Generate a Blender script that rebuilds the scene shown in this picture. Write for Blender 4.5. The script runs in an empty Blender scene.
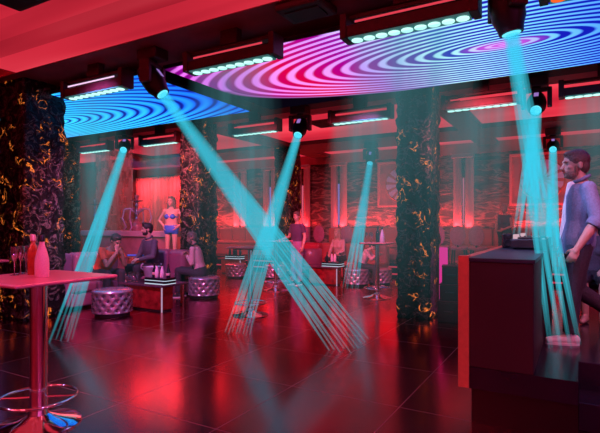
import bpy, bmesh, math, random
from mathutils import Vector, Matrix, Euler, noise
random.seed(7)
PI = math.pi
SC = bpy.context.scene
COL = SC.collection

# ------------------------------------------------------------------ camera
CAM_H, FPX = 1.53, 482.0
cd = bpy.data.cameras.new('camera'); cam = bpy.data.objects.new('camera', cd); COL.objects.link(cam)
cam.location = (0, 0, CAM_H)
cam.rotation_euler = (PI/2, 0, math.radians(30))
cd.sensor_width = 36; cd.lens = FPX/600*36; cd.shift_y = 7.5/600
cd.clip_start = .05; cd.clip_end = 200
SC.camera = cam
SC.view_settings.view_transform = 'Standard'
SC.view_settings.look = 'None'
SC.cycles.use_denoising = True
SC.cycles.max_bounces = 8
SC.cycles.transparent_max_bounces = 160
SC.cycles.sample_clamp_indirect = 4.0
SC.cycles.caustics_reflective = False
SC.cycles.caustics_refractive = False

# ------------------------------------------------------------------ materials
def new_mat(name):
    m = bpy.data.materials.new(name); m.use_nodes = True
    nt = m.node_tree; nt.nodes.clear()
    out = nt.nodes.new('ShaderNodeOutputMaterial')
    return m, nt, out
def N(nt, t, **kw):
    n = nt.nodes.new(t)
    for k, v in kw.items():
        if k in n.inputs: n.inputs[k].default_value = v
        else: setattr(n, k, v)
    return n
def L(nt, a, b): nt.links.new(a, b)
def rgba(c): return (c[0], c[1], c[2], 1)
def math_n(nt, op, a, b=None):
    n = nt.nodes.new('ShaderNodeMath'); n.operation = op
    for i, v in enumerate((a, b)):
        if v is None: continue
        if isinstance(v, (int, float)): n.inputs[i].default_value = v
        else: L(nt, v, n.inputs[i])
    return n.outputs[0]
def ramp(nt, fac, stops, interp='LINEAR'):
    r = nt.nodes.new('ShaderNodeValToRGB'); r.color_ramp.interpolation = interp
    el = r.color_ramp.elements
    while len(el) < len(stops): el.new(.5)
    for e, (p, c) in zip(el, stops): e.position = p; e.color = rgba(c) if len(c) == 3 else c
    L(nt, fac, r.inputs[0]); return r.outputs[0]
def pbr(name, col, rough=.5, metal=0., emit=None, es=0., bump=0., bscale=20., vary=0., spec=.5, coat=0., alpha=1., sheen=0.):
    m, nt, out = new_mat(name)
    b = nt.nodes.new('ShaderNodeBsdfPrincipled')
    b.inputs['Base Color'].default_value = rgba(col)
    b.inputs['Roughness'].default_value = rough; b.inputs['Metallic'].default_value = metal
    b.inputs['Specular IOR Level'].default_value = spec; b.inputs['Coat Weight'].default_value = coat
    b.inputs['Alpha'].default_value = alpha
    if sheen: b.inputs['Sheen Weight'].default_value = sheen
    tc = nt.nodes.new('ShaderNodeTexCoord')
    if emit: b.inputs['Emission Color'].default_value = rgba(emit); b.inputs['Emission Strength'].default_value = es
    if vary or bump:
        nz = N(nt, 'ShaderNodeTexNoise', Scale=bscale, Detail=4.); L(nt, tc.outputs['Object'], nz.inputs['Vector'])
        if vary:
            lo = tuple(c*(1-vary) for c in col); hi = tuple(min(1, c*(1+vary)) for c in col)
            L(nt, ramp(nt, nz.outputs[0], [(.3, lo), (.7, hi)]), b.inputs['Base Color'])
        if bump:
            bp = N(nt, 'ShaderNodeBump', Strength=bump, Distance=.02); L(nt, nz.outputs[0], bp.inputs['Height']); L(nt, bp.outputs[0], b.inputs['Normal'])
    L(nt, b.outputs[0], out.inputs[0]); return m
def emis(name, col, s=1.):
    m, nt, out = new_mat(name)
    e = N(nt, 'ShaderNodeEmission', Color=rgba(col), Strength=s); L(nt, e.outputs[0], out.inputs[0]); return m

M = {}
M['maroon'] = pbr('dark_maroon_plaster', (.50, .035, .075), .6, vary=.2, bscale=3)
M['black_ceiling'] = pbr('black_ceiling', (.006, .004, .008), .7, vary=.2)
M['beam_dark'] = pbr('dark_beam', (.07, .012, .02), .6, vary=.2)
M['wall_dark'] = pbr('dark_red_wall', (.10, .012, .02), .7, vary=.3, bscale=2)
M['wall_rose'] = pbr('rose_plaster_wall', (.45, .10, .16), .7, vary=.2, bscale=2)
M['black_metal'] = pbr('black_metal', (.010, .005, .007), .45, .3, vary=.2)
M['fixture'] = pbr('fixture_housing', (.06, .007, .014), .5, .2, vary=.2)
M['chrome'] = pbr('chrome', (.88, .84, .88), .09, 1., vary=.03)
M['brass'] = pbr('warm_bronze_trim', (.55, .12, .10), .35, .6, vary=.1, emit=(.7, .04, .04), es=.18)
M['table_top'] = pbr('lacquer_table_top', (.62, .13, .17), .28, vary=.08, bscale=6)
M['satin'] = pbr('tufted_satin', (.50, .34, .44), .24, .7, vary=.12, bscale=5)
M['button'] = pbr('pouf_button', (.05, .02, .04), .4)
M['black'] = pbr('matte_black', (.008, .005, .007), .6, vary=.2)
M['leather'] = pbr('purple_leather', (.30, .085, .15), .3, bump=.12, bscale=60, vary=.1)
M['leather_red'] = pbr('red_leather', (.42, .03, .06), .4, bump=.12, bscale=60, vary=.1)
M['chair_fabric'] = pbr('mauve_velvet', (.32, .09, .18), .7, vary=.15, sheen=.3)
M['white_bottle'] = pbr('frosted_pink_bottle', (.75, .30, .34), .5, bump=.25, bscale=120, vary=.08)
M['amber'] = pbr('amber_glass', (.42, .05, .02), .12, coat=.5, vary=.2)
M['dark_glass'] = pbr('dark_bottle_glass', (.01, .01, .02), .12, coat=.5, vary=.2)
M['foil'] = pbr('pink_foil', (.8, .4, .4), .35, .3, vary=.1)
M['cork'] = pbr('dark_foil', (.02, .015, .02), .35, .3, vary=.1)
M['pale_bottle'] = pbr('pale_bottle', (.7, .45, .6), .35, vary=.1)
M['bucket'] = pbr('brushed_silver', (.55, .42, .62), .28, .7, vary=.1)
M['ice'] = pbr('ice_cubes', (.55, .5, .7), .2, bump=.5, bscale=30, vary=.2)
M['rack'] = pbr('black_acrylic', (.012, .01, .015), .15, coat=.5, vary=.2)
M['rack_light'] = emis('rack_led', (.55, .65, .8), 1.1)
M['booth'] = pbr('dark_lacquer_booth', (.028, .006, .010), .6, vary=.15, bscale=2)
M['booth_top'] = pbr('booth_worktop', (.02, .03, .05), .38, vary=.15)
M['plinth'] = pbr('black_plinth', (.012, .005, .007), .3, vary=.2)
M['stage_floor'] = pbr('stage_floor', (.014, .009, .022), .2, vary=.15, bscale=3)
M['pillar_light'] = pbr('pale_fluted_panel', (.5, .34, .38), .6, vary=.08, bscale=4)
M['slit'] = emis('pillar_light_slit', (.75, .12, .2), .9)
M['slit_blue'] = emis('pillar_light_slit_violet', (.4, .22, .7), .75)
M['frame'] = pbr('rose_frame', (.7, .12, .15), .4, vary=.1, emit=(.6, .03, .05), es=.25)  # faint glow stands in for light falling on the frame
M['art_panel'] = pbr('art_backing', (.5, .05, .09), .5, vary=.25, bscale=3, emit=(.4, .01, .03), es=.2)  # backing lightened by a painted glow
M['blade_pale'] = pbr('wheel_pale_blade', (.45, .22, .42), .5, emit=(.5, .22, .5), es=.2, vary=.1)  # glow paints the light caught by the blades
M['blade_red'] = pbr('wheel_red_blade', (.45, .02, .05), .5, vary=.2)
M['counter'] = pbr('pink_counter', (.55, .22, .34), .45, vary=.1, bscale=3)
M['step_led'] = emis('step_led', (.8, .04, .10), .6)
M['curtain'] = pbr('rose_curtain', (.55, .12, .16), .7, vary=.12, bscale=3)
M['low_wall'] = pbr('rose_low_wall', (.38, .09, .15), .5, vary=.15, bscale=6)
M['magenta'] = emis('magenta_panel', (.80, .02, .30), .9)
M['hookah_metal'] = pbr('hookah_metal', (.45, .25, .5), .25, .8, vary=.1)
M['hookah_glass'] = pbr('hookah_bowl', (.3, .05, .12), .15, coat=.5, vary=.3)
M['hose'] = pbr('hookah_hose', (.35, .2, .5), .5, vary=.2)
M['deck'] = pbr('deck_black_plastic', (.012, .013, .018), .4, vary=.2)
M['deck_light'] = emis('deck_lights', (.8, .5, .6), .8)
M['jog'] = pbr('jog_wheel', (.05, .05, .06), .3, .6, vary=.2)
M['skin'] = pbr('skin', (.55, .30, .24), .5, vary=.06, bscale=12)
M['skin_dark'] = pbr('skin_tanned', (.36, .17, .13), .5, vary=.06, bscale=12)
M['hair'] = pbr('dark_hair', (.02, .014, .014), .5, bump=.5, bscale=90, vary=.4)
M['hair_brown'] = pbr('brown_hair', (.13, .075, .06), .5, bump=.5, bscale=90, vary=.4)
M['hair_blond'] = pbr('blond_hair', (.45, .25, .2), .5, bump=.5, bscale=90, vary=.3)
M['stubble'] = pbr('short_beard', (.24, .13, .10), .6, bump=.5, bscale=120, vary=.4)
M['eye_white'] = pbr('eye', (.5, .45, .45), .25, vary=.05)
M['iris'] = pbr('iris', (.03, .02, .02), .2, vary=.1)
M['lip'] = pbr('lips', (.45, .14, .13), .45, vary=.08)
M['denim'] = pbr('denim_shirt', (.18, .22, .36), .8, bump=.35, bscale=70, vary=.18)
M['white_cloth'] = pbr('white_tee', (.75, .7, .75), .8, bump=.2, bscale=60, vary=.06)
M['dark_cloth'] = pbr('dark_trousers', (.035, .022, .035), .85, bump=.3, bscale=60, vary=.25)
M['red_cloth'] = pbr('red_shirt', (.85, .10, .05), .8, bump=.25, bscale=50, vary=.15)
M['grey_cloth'] = pbr('charcoal_jacket', (.09, .07, .10), .8, bump=.3, bscale=50, vary=.2)
M['pink_cloth'] = pbr('pale_pink_top', (.6, .32, .34), .8, bump=.25, bscale=50, vary=.12)
M['mauve_cloth'] = pbr('mauve_tee', (.10, .05, .11), .8, bump=.25, bscale=50, vary=.15)
M['light_trousers'] = pbr('light_trousers', (.35, .16, .3), .8, bump=.25, bscale=50, vary=.12)
M['blue_cloth'] = pbr('blue_bikini', (.04, .12, .6), .6, bump=.1, bscale=50, vary=.1)
M['shoe_white'] = pbr('white_canvas', (.72, .5, .5), .7, bump=.2, bscale=60, vary=.08)
M['sole'] = pbr('rubber_sole', (.75, .55, .55), .6, vary=.08)
M['lens_teal'] = emis('led_lens_teal', (.55, 1., .9), 1.3)
M['lens_orange'] = emis('led_lens_orange', (1., .12, .02), 1.1)
M['lens_cyan'] = emis('beam_lens', (.15, .75, .9), 1.2)
M['led_base'] = pbr('led_strip_base', (.04, .16, .15), .4, emit=(.05, .3, .3), es=.35, vary=.2)
M['slot_red'] = emis('housing_slot_red', (.75, .05, .08), 1.)
M['slot_white'] = emis('housing_slot_white', (.85, .55, .8), 1.2)
M['acrylic_red'] = pbr('red_lit_acrylic', (.16, .008, .012), .2, emit=(.65, .015, .02), es=.06, vary=.6, bscale=9)
M['edge_light'] = emis('lit_edge', (.75, .45, .7), .65)
M['top_glass'] = pbr('smoked_glass_top', (.09, .03, .06), .12, coat=.6, vary=.2)
M['cushion'] = pbr('metallic_cushion', (.30, .06, .04), .3, .6, vary=.7, bscale=14)
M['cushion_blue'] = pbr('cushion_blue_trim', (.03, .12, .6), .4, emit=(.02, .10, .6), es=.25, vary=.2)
M['vent'] = pbr('vent_panel', (.05, .006, .012), .6, vary=.2)

def ceil_red(name, stripes, k=.85):  # uplit red ceiling: its light and streaks are put into emission
    m, nt, out = new_mat(name)
    tc = nt.nodes.new('ShaderNodeTexCoord')
    mp = N(nt, 'ShaderNodeMapping'); mp.inputs['Scale'].default_value = (.12, stripes, .3)
    L(nt, tc.outputs['Object'], mp.inputs[0])
    nz = N(nt, 'ShaderNodeTexNoise', Scale=1.6, Detail=1.5); L(nt, mp.outputs[0], nz.inputs['Vector'])
    c = ramp(nt, nz.outputs[0], [(.3, (.42, .012, .028)), (.5, (.62, .022, .045)), (.7, (.80, .05, .08))])
    e = N(nt, 'ShaderNodeEmission', Strength=k); L(nt, c, e.inputs[0])
    L(nt, e.outputs[0], out.inputs[0]); return m
M['ceil_red'] = ceil_red('backlit_red_ceiling', 2.2)
M['ceil_red2'] = ceil_red('backlit_red_ceiling_lounge', .5, 1.2)
M['ceil_red_a'] = ceil_red('backlit_red_cove_bright', 1.2, 1.0)  # bright, dim and mid copies paint the light on each cove step
M['ceil_red_b'] = ceil_red('backlit_red_cove_dim', 1.2, .68)
M['ceil_red_c'] = ceil_red('backlit_red_cove_mid', 1.2, .84)

# floor: polished near-black tiles with thin pale joints
def floor_mat():
    m, nt, out = new_mat('polished_black_tiles')
    tc = nt.nodes.new('ShaderNodeTexCoord'); sp = nt.nodes.new('ShaderNodeSeparateXYZ'); L(nt, tc.outputs['Object'], sp.inputs[0])
    def line(o, off, pitch, w):
        a = math_n(nt, 'ADD', o, 200*pitch - off); a = math_n(nt, 'DIVIDE', a, pitch); a = math_n(nt, 'FRACT', a)
        a = math_n(nt, 'SUBTRACT', a, .5); a = math_n(nt, 'ABSOLUTE', a)
        return math_n(nt, 'GREATER_THAN', a, .5 - w/pitch/2)
    g = math_n(nt, 'MAXIMUM', line(sp.outputs[0], -.25, 1.045, .006), line(sp.outputs[1], 2.80, 1.1, .006))
    nz = N(nt, 'ShaderNodeTexNoise', Scale=.8, Detail=3.); L(nt, tc.outputs['Object'], nz.inputs['Vector'])
    dif = N(nt, 'ShaderNodeBsdfDiffuse', Color=(.010, .004, .008, 1))
    gl = N(nt, 'ShaderNodeBsdfAnisotropic') if False else nt.nodes.new('ShaderNodeBsdfGlossy')
    gl.inputs['Color'].default_value = (1., .36, .43, 1)
    L(nt, ramp(nt, nz.outputs[0], [(.3, (.15,)*3), (.7, (.21,)*3)]), gl.inputs['Roughness'])
    lw = N(nt, 'ShaderNodeLayerWeight', Blend=.5)
    f = ramp(nt, lw.outputs['Facing'], [(.30, (.05,)*3), (.56, (.16,)*3), (.66, (.55,)*3), (.80, (.85,)*3)])
    mx = nt.nodes.new('ShaderNodeMixShader'); L(nt, f, mx.inputs[0]); L(nt, dif.outputs[0], mx.inputs[1]); L(nt, gl.outputs[0], mx.inputs[2])
    jd = N(nt, 'ShaderNodeBsdfPrincipled'); jd.inputs['Base Color'].default_value = (.30, .09, .12, 1); jd.inputs['Roughness'].default_value = .5
    m2 = nt.nodes.new('ShaderNodeMixShader'); L(nt, g, m2.inputs[0]); L(nt, mx.outputs[0], m2.inputs[1]); L(nt, jd.outputs[0], m2.inputs[2])
    L(nt, m2.outputs[0], out.inputs[0]); return m
M['floor'] = floor_mat()

# black marble with gold veins, their glints painted as emission
def vein_mat():
    m, nt, out = new_mat('black_marble_gold_veins')
    tc = nt.nodes.new('ShaderNodeTexCoord')
    mp = N(nt, 'ShaderNodeMapping'); L(nt, tc.outputs['Object'], mp.inputs[0])
    w = N(nt, 'ShaderNodeTexNoise', Scale=3.6, Detail=6., Distortion=1.3); L(nt, mp.outputs[0], w.inputs['Vector'])
    a = math_n(nt, 'ABSOLUTE', math_n(nt, 'SUBTRACT', w.outputs[0], .5))
    line = ramp(nt, a, [(0., (1,)*3), (.006, (.6,)*3), (.016, (0,)*3)])
    msk = N(nt, 'ShaderNodeTexNoise', Scale=4.6, Detail=2.); L(nt, mp.outputs[0], msk.inputs['Vector'])
    mk = ramp(nt, msk.outputs[0], [(.545, (0,)*3), (.64, (1,)*3)])
    f = math_n(nt, 'MULTIPLY', line, mk)
    n2 = N(nt, 'ShaderNodeTexNoise', Scale=7., Detail=6., Distortion=1.6); L(nt, mp.outputs[0], n2.inputs['Vector'])
    base = ramp(nt, n2.outputs[0], [(.35, (.003, .003, .003)), (.53, (.012, .010, .009)), (.58, (.15, .13, .105)), (.62, (.012, .010, .009)), (.8, (.025, .02, .017))])  # pale band paints relief highlights into the base colour
    b = nt.nodes.new('ShaderNodeBsdfPrincipled'); L(nt, base, b.inputs['Base Color']); b.inputs['Roughness'].default_value = .38; b.inputs['Specular IOR Level'].default_value = .2
    bp = N(nt, 'ShaderNodeBump', Strength=.9, Distance=.05); L(nt, n2.outputs[0], bp.inputs['Height']); L(nt, bp.outputs[0], b.inputs['Normal'])
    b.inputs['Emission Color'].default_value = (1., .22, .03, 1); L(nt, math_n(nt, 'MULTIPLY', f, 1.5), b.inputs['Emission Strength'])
    L(nt, b.outputs[0], out.inputs[0]); return m
M['veins'] = vein_mat()

def rock_mat():
    m, nt, out = new_mat('rough_slate_wall')
    tc = nt.nodes.new('ShaderNodeTexCoord')
    mp = N(nt, 'ShaderNodeMapping'); mp.inputs['Rotation'].default_value = (0, .45, 0); mp.inputs['Scale'].default_value = (.8, 1, 3.2); L(nt, tc.outputs['Object'], mp.inputs[0])
    w = N(nt, 'ShaderNodeTexNoise', Scale=1.5, Detail=9., Distortion=.8, Roughness=.62); L(nt, mp.outputs[0], w.inputs['Vector'])
    c = ramp(nt, w.outputs[0], [(.3, (.02, .012, .014)), (.47, (.10, .06, .06)), (.53, (.38, .22, .20)), (.58, (.09, .05, .05)), (.75, (.2, .12, .11))])
    b = nt.nodes.new('ShaderNodeBsdfPrincipled'); L(nt, c, b.inputs['Base Color']); b.inputs['Roughness'].default_value = .6
    bp = N(nt, 'ShaderNodeBump', Strength=1., Distance=.12); L(nt, w.outputs[0], bp.inputs['Height']); L(nt, bp.outputs[0], b.inputs['Normal'])
    L(nt, b.outputs[0], out.inputs[0]); return m
M['rock'] = rock_mat()

# ceiling LED screen with concentric light rings
def ring_mat(name, hx, hy, n, blue):
    m, nt, out = new_mat(name)
    tc = nt.nodes.new('ShaderNodeTexCoord'); sp = nt.nodes.new('ShaderNodeSeparateXYZ'); L(nt, tc.outputs['Object'], sp.inputs[0])
    x, y = sp.outputs[0], sp.outputs[1]
    ux = math_n(nt, 'DIVIDE', x, hx); uy = math_n(nt, 'DIVIDE', y, hy)
    r = math_n(nt, 'SQRT', math_n(nt, 'ADD', math_n(nt, 'MULTIPLY', ux, ux), math_n(nt, 'MULTIPLY', uy, uy)))
    wv = math_n(nt, 'SINE', math_n(nt, 'MULTIPLY', math_n(nt, 'POWER', r, .8), 2*PI*n))
    wv = math_n(nt, 'ADD', math_n(nt, 'MULTIPLY', wv, .5), .5)
    hue = math_n(nt, 'ADD', math_n(nt, 'MULTIPLY', ux, .5), .5)       # across the screen
    if blue:
        bg = ramp(nt, hue, [(0, (.30, .03, .6)), (.3, (.02, .15, .8)), (.55, (.02, .30, .95)), (.8, (.01, .10, .85)), (1, (.005, .05, .70))])
        fg = ramp(nt, hue, [(0, (.4, .1, .9)), (.5, (.05, .80, 1.)), (.75, (.03, .55, 1.)), (1, (.01, .15, .85))])
        dk = ramp(nt, wv, [(.0, (1,)*3), (.28, (0,)*3)])
        mix = nt.nodes.new('ShaderNodeMix'); mix.data_type = 'RGBA'; L(nt, wv, mix.inputs[0]); L(nt, bg, mix.inputs[6]); L(nt, fg, mix.inputs[7])
        mx2 = nt.nodes.new('ShaderNodeMix'); mx2.data_type = 'RGBA'; L(nt, dk, mx2.inputs[0]); L(nt, mix.outputs[2], mx2.inputs[6]); mx2.inputs[7].default_value = (.005, .01, .25, 1)
        colr = mx2.outputs[2]
    else:
        bg = ramp(nt, hue, [(0, (.22, .0, .22)), (.16, (.60, .0, .05)), (.27, (.30, .0, .25)), (.42, (.02, .01, .42)), (.6, (.005, .01, .40)), (1, (.005, .01, .35))])
        fg = ramp(nt, hue, [(0, (.75, .15, .8)), (.15, (.85, .25, .8)), (.28, (.62, .30, .95)), (.40, (.55, .92, 1.)), (.53, (.2, .65, 1.)), (.66, (.04, .22, 1.)), (1, (.02, .05, .65))])
        core = ramp(nt, r, [(0, (1,)*3), (.05, (.8,)*3), (.14, (0,)*3)])
        mix = nt.nodes.new('ShaderNodeMix'); mix.data_type = 'RGBA'; L(nt, ramp(nt, wv, [(.35, (0,)*3), (.85, (1,)*3)]), mix.inputs[0]); L(nt, bg, mix.inputs[6]); L(nt, fg, mix.inputs[7])
        mx2 = nt.nodes.new('ShaderNodeMix'); mx2.data_type = 'RGBA'; L(nt, math_n(nt, 'MULTIPLY', core, .75), mx2.inputs[0]); L(nt, mix.outputs[2], mx2.inputs[6]); mx2.inputs[7].default_value = (.75, .12, .75, 1)
        edge = ramp(nt, math_n(nt, 'ADD', math_n(nt, 'MULTIPLY', r, .5), math_n(nt, 'MULTIPLY', math_n(nt, 'MINIMUM', uy, 0.), .2)), [(.49, (1,)*3), (.52, (0,)*3)])
        mx3 = nt.nodes.new('ShaderNodeMix'); mx3.data_type = 'RGBA'; L(nt, edge, mx3.inputs[0]); mx3.inputs[6].default_value = (.002, .001, .004, 1); L(nt, mx2.outputs[2], mx3.inputs[7])
        colr = mx3.outputs[2]
    e = N(nt, 'ShaderNodeEmission', Strength=1.3); L(nt, colr, e.inputs[0]); L(nt, e.outputs[0], out.inputs[0])
    return m

def glow_mat(name, col, e, ext, fade=True, streak=False):
    """lit haze: adds light, slightly dims what is behind; strength follows the 'fade' attribute"""
    m, nt, out = new_mat(name)
    at = nt.nodes.new('ShaderNodeAttribute'); at.attribute_name = 'fade'
    f = at.outputs['Fac']
    if streak:
        tc = nt.nodes.new('ShaderNodeTexCoord'); mp = N(nt, 'ShaderNodeMapping'); mp.inputs['Scale'].default_value = (5., 5., .12); L(nt, tc.outputs['Object'], mp.inputs[0])
        nz = N(nt, 'ShaderNodeTexNoise', Scale=1., Detail=2.); L(nt, mp.outputs[0], nz.inputs['Vector'])
        f = math_n(nt, 'MULTIPLY', f, ramp(nt, nz.outputs[0], [(.3, (.45,)*3), (.7, (1.3,)*3)]))
    em = N(nt, 'ShaderNodeEmission', Color=rgba(col)); L(nt, math_n(nt, 'MULTIPLY', f, e), em.inputs['Strength'])
    mixc = nt.nodes.new('ShaderNodeMix'); mixc.data_type = 'RGBA'; L(nt, f, mixc.inputs[0])
    mixc.inputs[6].default_value = (1, 1, 1, 1); mixc.inputs[7].default_value = rgba(ext)
    tr = nt.nodes.new('ShaderNodeBsdfTransparent'); L(nt, mixc.outputs[2], tr.inputs[0])
    ad = nt.nodes.new('ShaderNodeAddShader'); L(nt, em.outputs[0], ad.inputs[0]); L(nt, tr.outputs[0], ad.inputs[1])
    L(nt, ad.outputs[0], out.inputs[0])
    m.cycles.emission_sampling = 'NONE'
    return m
M['beam_glow'] = glow_mat('cyan_beam_in_haze', (.07, .70, .86), .40, (.34, .58, .64))
M['shaft_glow'] = glow_mat('teal_wash_in_haze', (.16, .50, .56), .14, (.64, .74, .76), streak=True)

def glass_mat(name, tint, ref, pattern=False):
    m, nt, out = new_mat(name)
    tr = N(nt, 'ShaderNodeBsdfTransparent', Color=rgba(tint)); gl = N(nt, 'ShaderNodeBsdfGlossy', Roughness=.08); gl.inputs[0].default_value = (.8, .9, .9, 1)
    em = N(nt, 'ShaderNodeBsdfTranslucent'); em.inputs[0].default_value = (.35, .6, .62, 1)
    mx = nt.nodes.new('ShaderNodeMixShader'); mx.inputs[0].default_value = ref; L(nt, tr.outputs[0], mx.inputs[1]); L(nt, gl.outputs[0], mx.inputs[2])
    last = mx
    if pattern:
        tc = nt.nodes.new('ShaderNodeTexCoord'); mp = N(nt, 'ShaderNodeMapping'); mp.inputs['Scale'].default_value = (6., 1, 3.); L(nt, tc.outputs['Object'], mp.inputs[0])
        v = N(nt, 'ShaderNodeTexVoronoi', Scale=1.2); v.distance = 'CHEBYCHEV'; L(nt, mp.outputs[0], v.inputs['Vector'])
        k = ramp(nt, v.outputs['Distance'], [(.25, (.15,)*3), (.6, (.6,)*3)])
        m2 = nt.nodes.new('ShaderNodeMixShader'); L(nt, k, m2.inputs[0]); L(nt, mx.outputs[0], m2.inputs[1]); L(nt, em.outputs[0], m2.inputs[2]); last = m2
    L(nt, last.outputs[0], out.inputs[0]); return m
M['glass'] = glass_mat('tinted_glass', (.86, .92, .93), .05)
M['glass_pattern'] = glass_mat('patterned_glass', (.8, .9, .92), .06, True)
M['clear_glass'] = glass_mat('drinking_glass', (.86, .78, .84), .30)

# ------------------------------------------------------------------ mesh building
class MB:
    def __init__(s): s.v = []; s.f = []
    def add(s, vs, fs, mtx=None):
        b = len(s.v); s.v += [tuple(mtx @ Vector(v)) if mtx else tuple(v) for v in vs]; s.f += [tuple(b+i for i in f) for f in fs]; return s
    def box(s, x0, x1, y0, y1, z0, z1, mtx=None):
        return s.add([(x0,y0,z0),(x1,y0,z0),(x1,y1,z0),(x0,y1,z0),(x0,y0,z1),(x1,y0,z1),(x1,y1,z1),(x0,y1,z1)],
                     [(0,3,2,1),(4,5,6,7),(0,1,5,4),(1,2,6,5),(2,3,7,6),(3,0,4,7)], mtx)
    def rings(s, rs, closed_ends=True, mtx=None, loop=False):
        n = len(rs[0]); vs = [p for r in rs for p in r]; fs = []
        k = len(rs)
        for i in range(k if loop else k-1):
            j = (i+1) % k
            for a in range(n):
                b = (a+1) % n; fs.append((i*n+a, i*n+b, j*n+b, j*n+a))
        if closed_ends and not loop:
            fs.append(tuple(range(n-1, -1, -1))); fs.append(tuple((k-1)*n+i for i in range(n)))
        return s.add(vs, fs, mtx)
    def lathe(s, prof, n=24, c=(0,0,0), mtx=None):
        return s.rings([[(c[0]+r*math.cos(2*PI*i/n), c[1]+r*math.sin(2*PI*i/n), c[2]+z) for i in range(n)] for r, z in prof], mtx=mtx)
    def tube(s, pts, rad, n=10, loop=False):
        pts = [Vector(p) for p in pts]; rs = []
        rad = rad if isinstance(rad, (list, tuple)) else [rad]*len(pts)
        k = len(pts); ref = None
        for i, p in enumerate(pts):
            if loop: t = (pts[(i+1)%k]-pts[i-1]).normalized()
            else: t = (pts[min(i+1,k-1)]-pts[max(i-1,0)]).normalized()
            if ref is None: ref = Vector((0,0,1)) if abs(t.z) < .9 else Vector((1,0,0))
            u = (ref - t*ref.dot(t)).normalized(); w = t.cross(u); ref = u
            rs.append([tuple(p + (u*math.cos(2*PI*a/n) + w*math.sin(2*PI*a/n))*rad[i]) for a in range(n)])
        return s.rings(rs, loop=loop)
    def torus(s, c, R, r, n=36, m=8):
        return s.tube([(c[0]+R*math.cos(2*PI*i/n), c[1]+R*math.sin(2*PI*i/n), c[2]) for i in range(n)], r, m, loop=True)
    def ell(s, c, r, frame=None, nu=14, nv=9):
        c = Vector(c); vs = []; fs = []
        X, Y, Z = frame or (Vector((1,0,0)), Vector((0,1,0)), Vector((0,0,1)))
        for j in range(1, nv):
            th = PI*j/nv
            for i in range(nu):
                ph = 2*PI*i/nu
                vs.append(tuple(c + X*(r[0]*math.sin(th)*math.cos(ph)) + Y*(r[1]*math.sin(th)*math.sin(ph)) + Z*(r[2]*math.cos(th))))
        vs.append(tuple(c+Z*r[2])); vs.append(tuple(c-Z*r[2])); t, b = len(vs)-2, len(vs)-1
        for j in range(nv-2):
            for i in range(nu):
                k = (i+1) % nu; fs.append((j*nu+i, (j+1)*nu+i, (j+1)*nu+k, j*nu+k))
        for i in range(nu):
            k = (i+1) % nu; fs.append((t, i, k)); fs.append((b, (nv-2)*nu+k, (nv-2)*nu+i))
        return s.add(vs, fs)
    def cap(s, a, b, ra, rb, n=12, round_=(True, True)):
        """tapered capsule"""
        a = Vector(a); b = Vector(b); t = (b-a); ln = t.length; t = t/ln if ln > 1e-6 else Vector((0,0,1))
        ref = Vector((0,0,1)) if abs(t.z) < .9 else Vector((1,0,0))
        u = (ref - t*ref.dot(t)).normalized(); w = t.cross(u); rs = []
        def ring(p, r): rs.append([tuple(p + (u*math.cos(2*PI*i/n)+w*math.sin(2*PI*i/n))*r) for i in range(n)])
        if round_[0]:
            for k in (1, 2, 3): th = PI/2*k/4; ring(a - t*ra*math.cos(th), ra*math.sin(th))
        ring(a, ra); ring(b, rb)
        if round_[1]:
            for k in (3, 2, 1): th = PI/2*k/4; ring(b + t*rb*math.cos(th), rb*math.sin(th))
        return s.rings(rs)
    def mesh(s, name):
        me = bpy.data.meshes.new(name); me.from_pydata(s.v, [], s.f); me.update()
        bm = bmesh.new(); bm.from_mesh(me); bmesh.ops.recalc_face_normals(bm, faces=bm.faces); bm.to_mesh(me); bm.free(); return me
    def build(s, name, mat, parent=None, smooth=False, bevel=0., seg=2, loc=None):
        return link(name, s.mesh(name), mat, parent, smooth, bevel, seg, loc)
def link(name, me, mat, parent=None, smooth=False, bevel=0., seg=2, loc=None):
    o = bpy.data.objects.new(name, me); COL.objects.link(o)
    me.materials.clear(); me.materials.append(mat)
    if smooth:
        for p in me.polygons: p.use_smooth = True
        if smooth != 'all':
            try: me.set_sharp_from_angle(angle=math.radians(40))
            except Exception: pass
    if parent is not None: o.parent = parent
    if loc: o.location = loc
    if bevel:
        b = o.modifiers.new('bevel', 'BEVEL'); b.width = bevel; b.segments = seg; b.limit_method = 'ANGLE'
    return o
def thing(name, label, cat, loc=(0,0,0), rz=0., group=None):
    o = bpy.data.objects.new(name, None); COL.objects.link(o); o.empty_display_size = .1
    o.location = loc; o.rotation_euler = (0, 0, rz); o['label'] = label; o['category'] = cat
    if group: o['group'] = group
    return o
def tag(o, label, cat, group=None, kind=None):
    o['label'] = label; o['category'] = cat
    if group: o['group'] = group
    if kind: o['kind'] = kind
    return o
def struct(o, label=None):
    o['kind'] = 'structure'
    if label: o['label'] = label
    return o
def copy_tree(o, parent=None):
    c = o.copy(); COL.objects.link(c)
    if parent is not None: c.parent = parent
    for ch in list(o.children): copy_tree(ch, c)
    return c
def dup(root, loc, rz, label, scale=None):
    c = copy_tree(root); c.location = loc; c.rotation_euler = (0, 0, rz); c['label'] = label
    if scale: c.scale = (scale,)*3
    return c
def pix(px, depth, z):
    """place on the floor plan that lies DEPTH metres ahead, measured off the photograph"""
    u = (px-300)/FPX
    return Vector((depth*(-.5+.866*u), depth*(.866+.5*u), z))

# ------------------------------------------------------------------ room shell
XL, XR, YB, YF = -17.0, 4.0, -3.0, 15.0
struct(MB().box(XL, XR, YB, YF, -.1, 0).build('floor', M['floor']))
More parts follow.
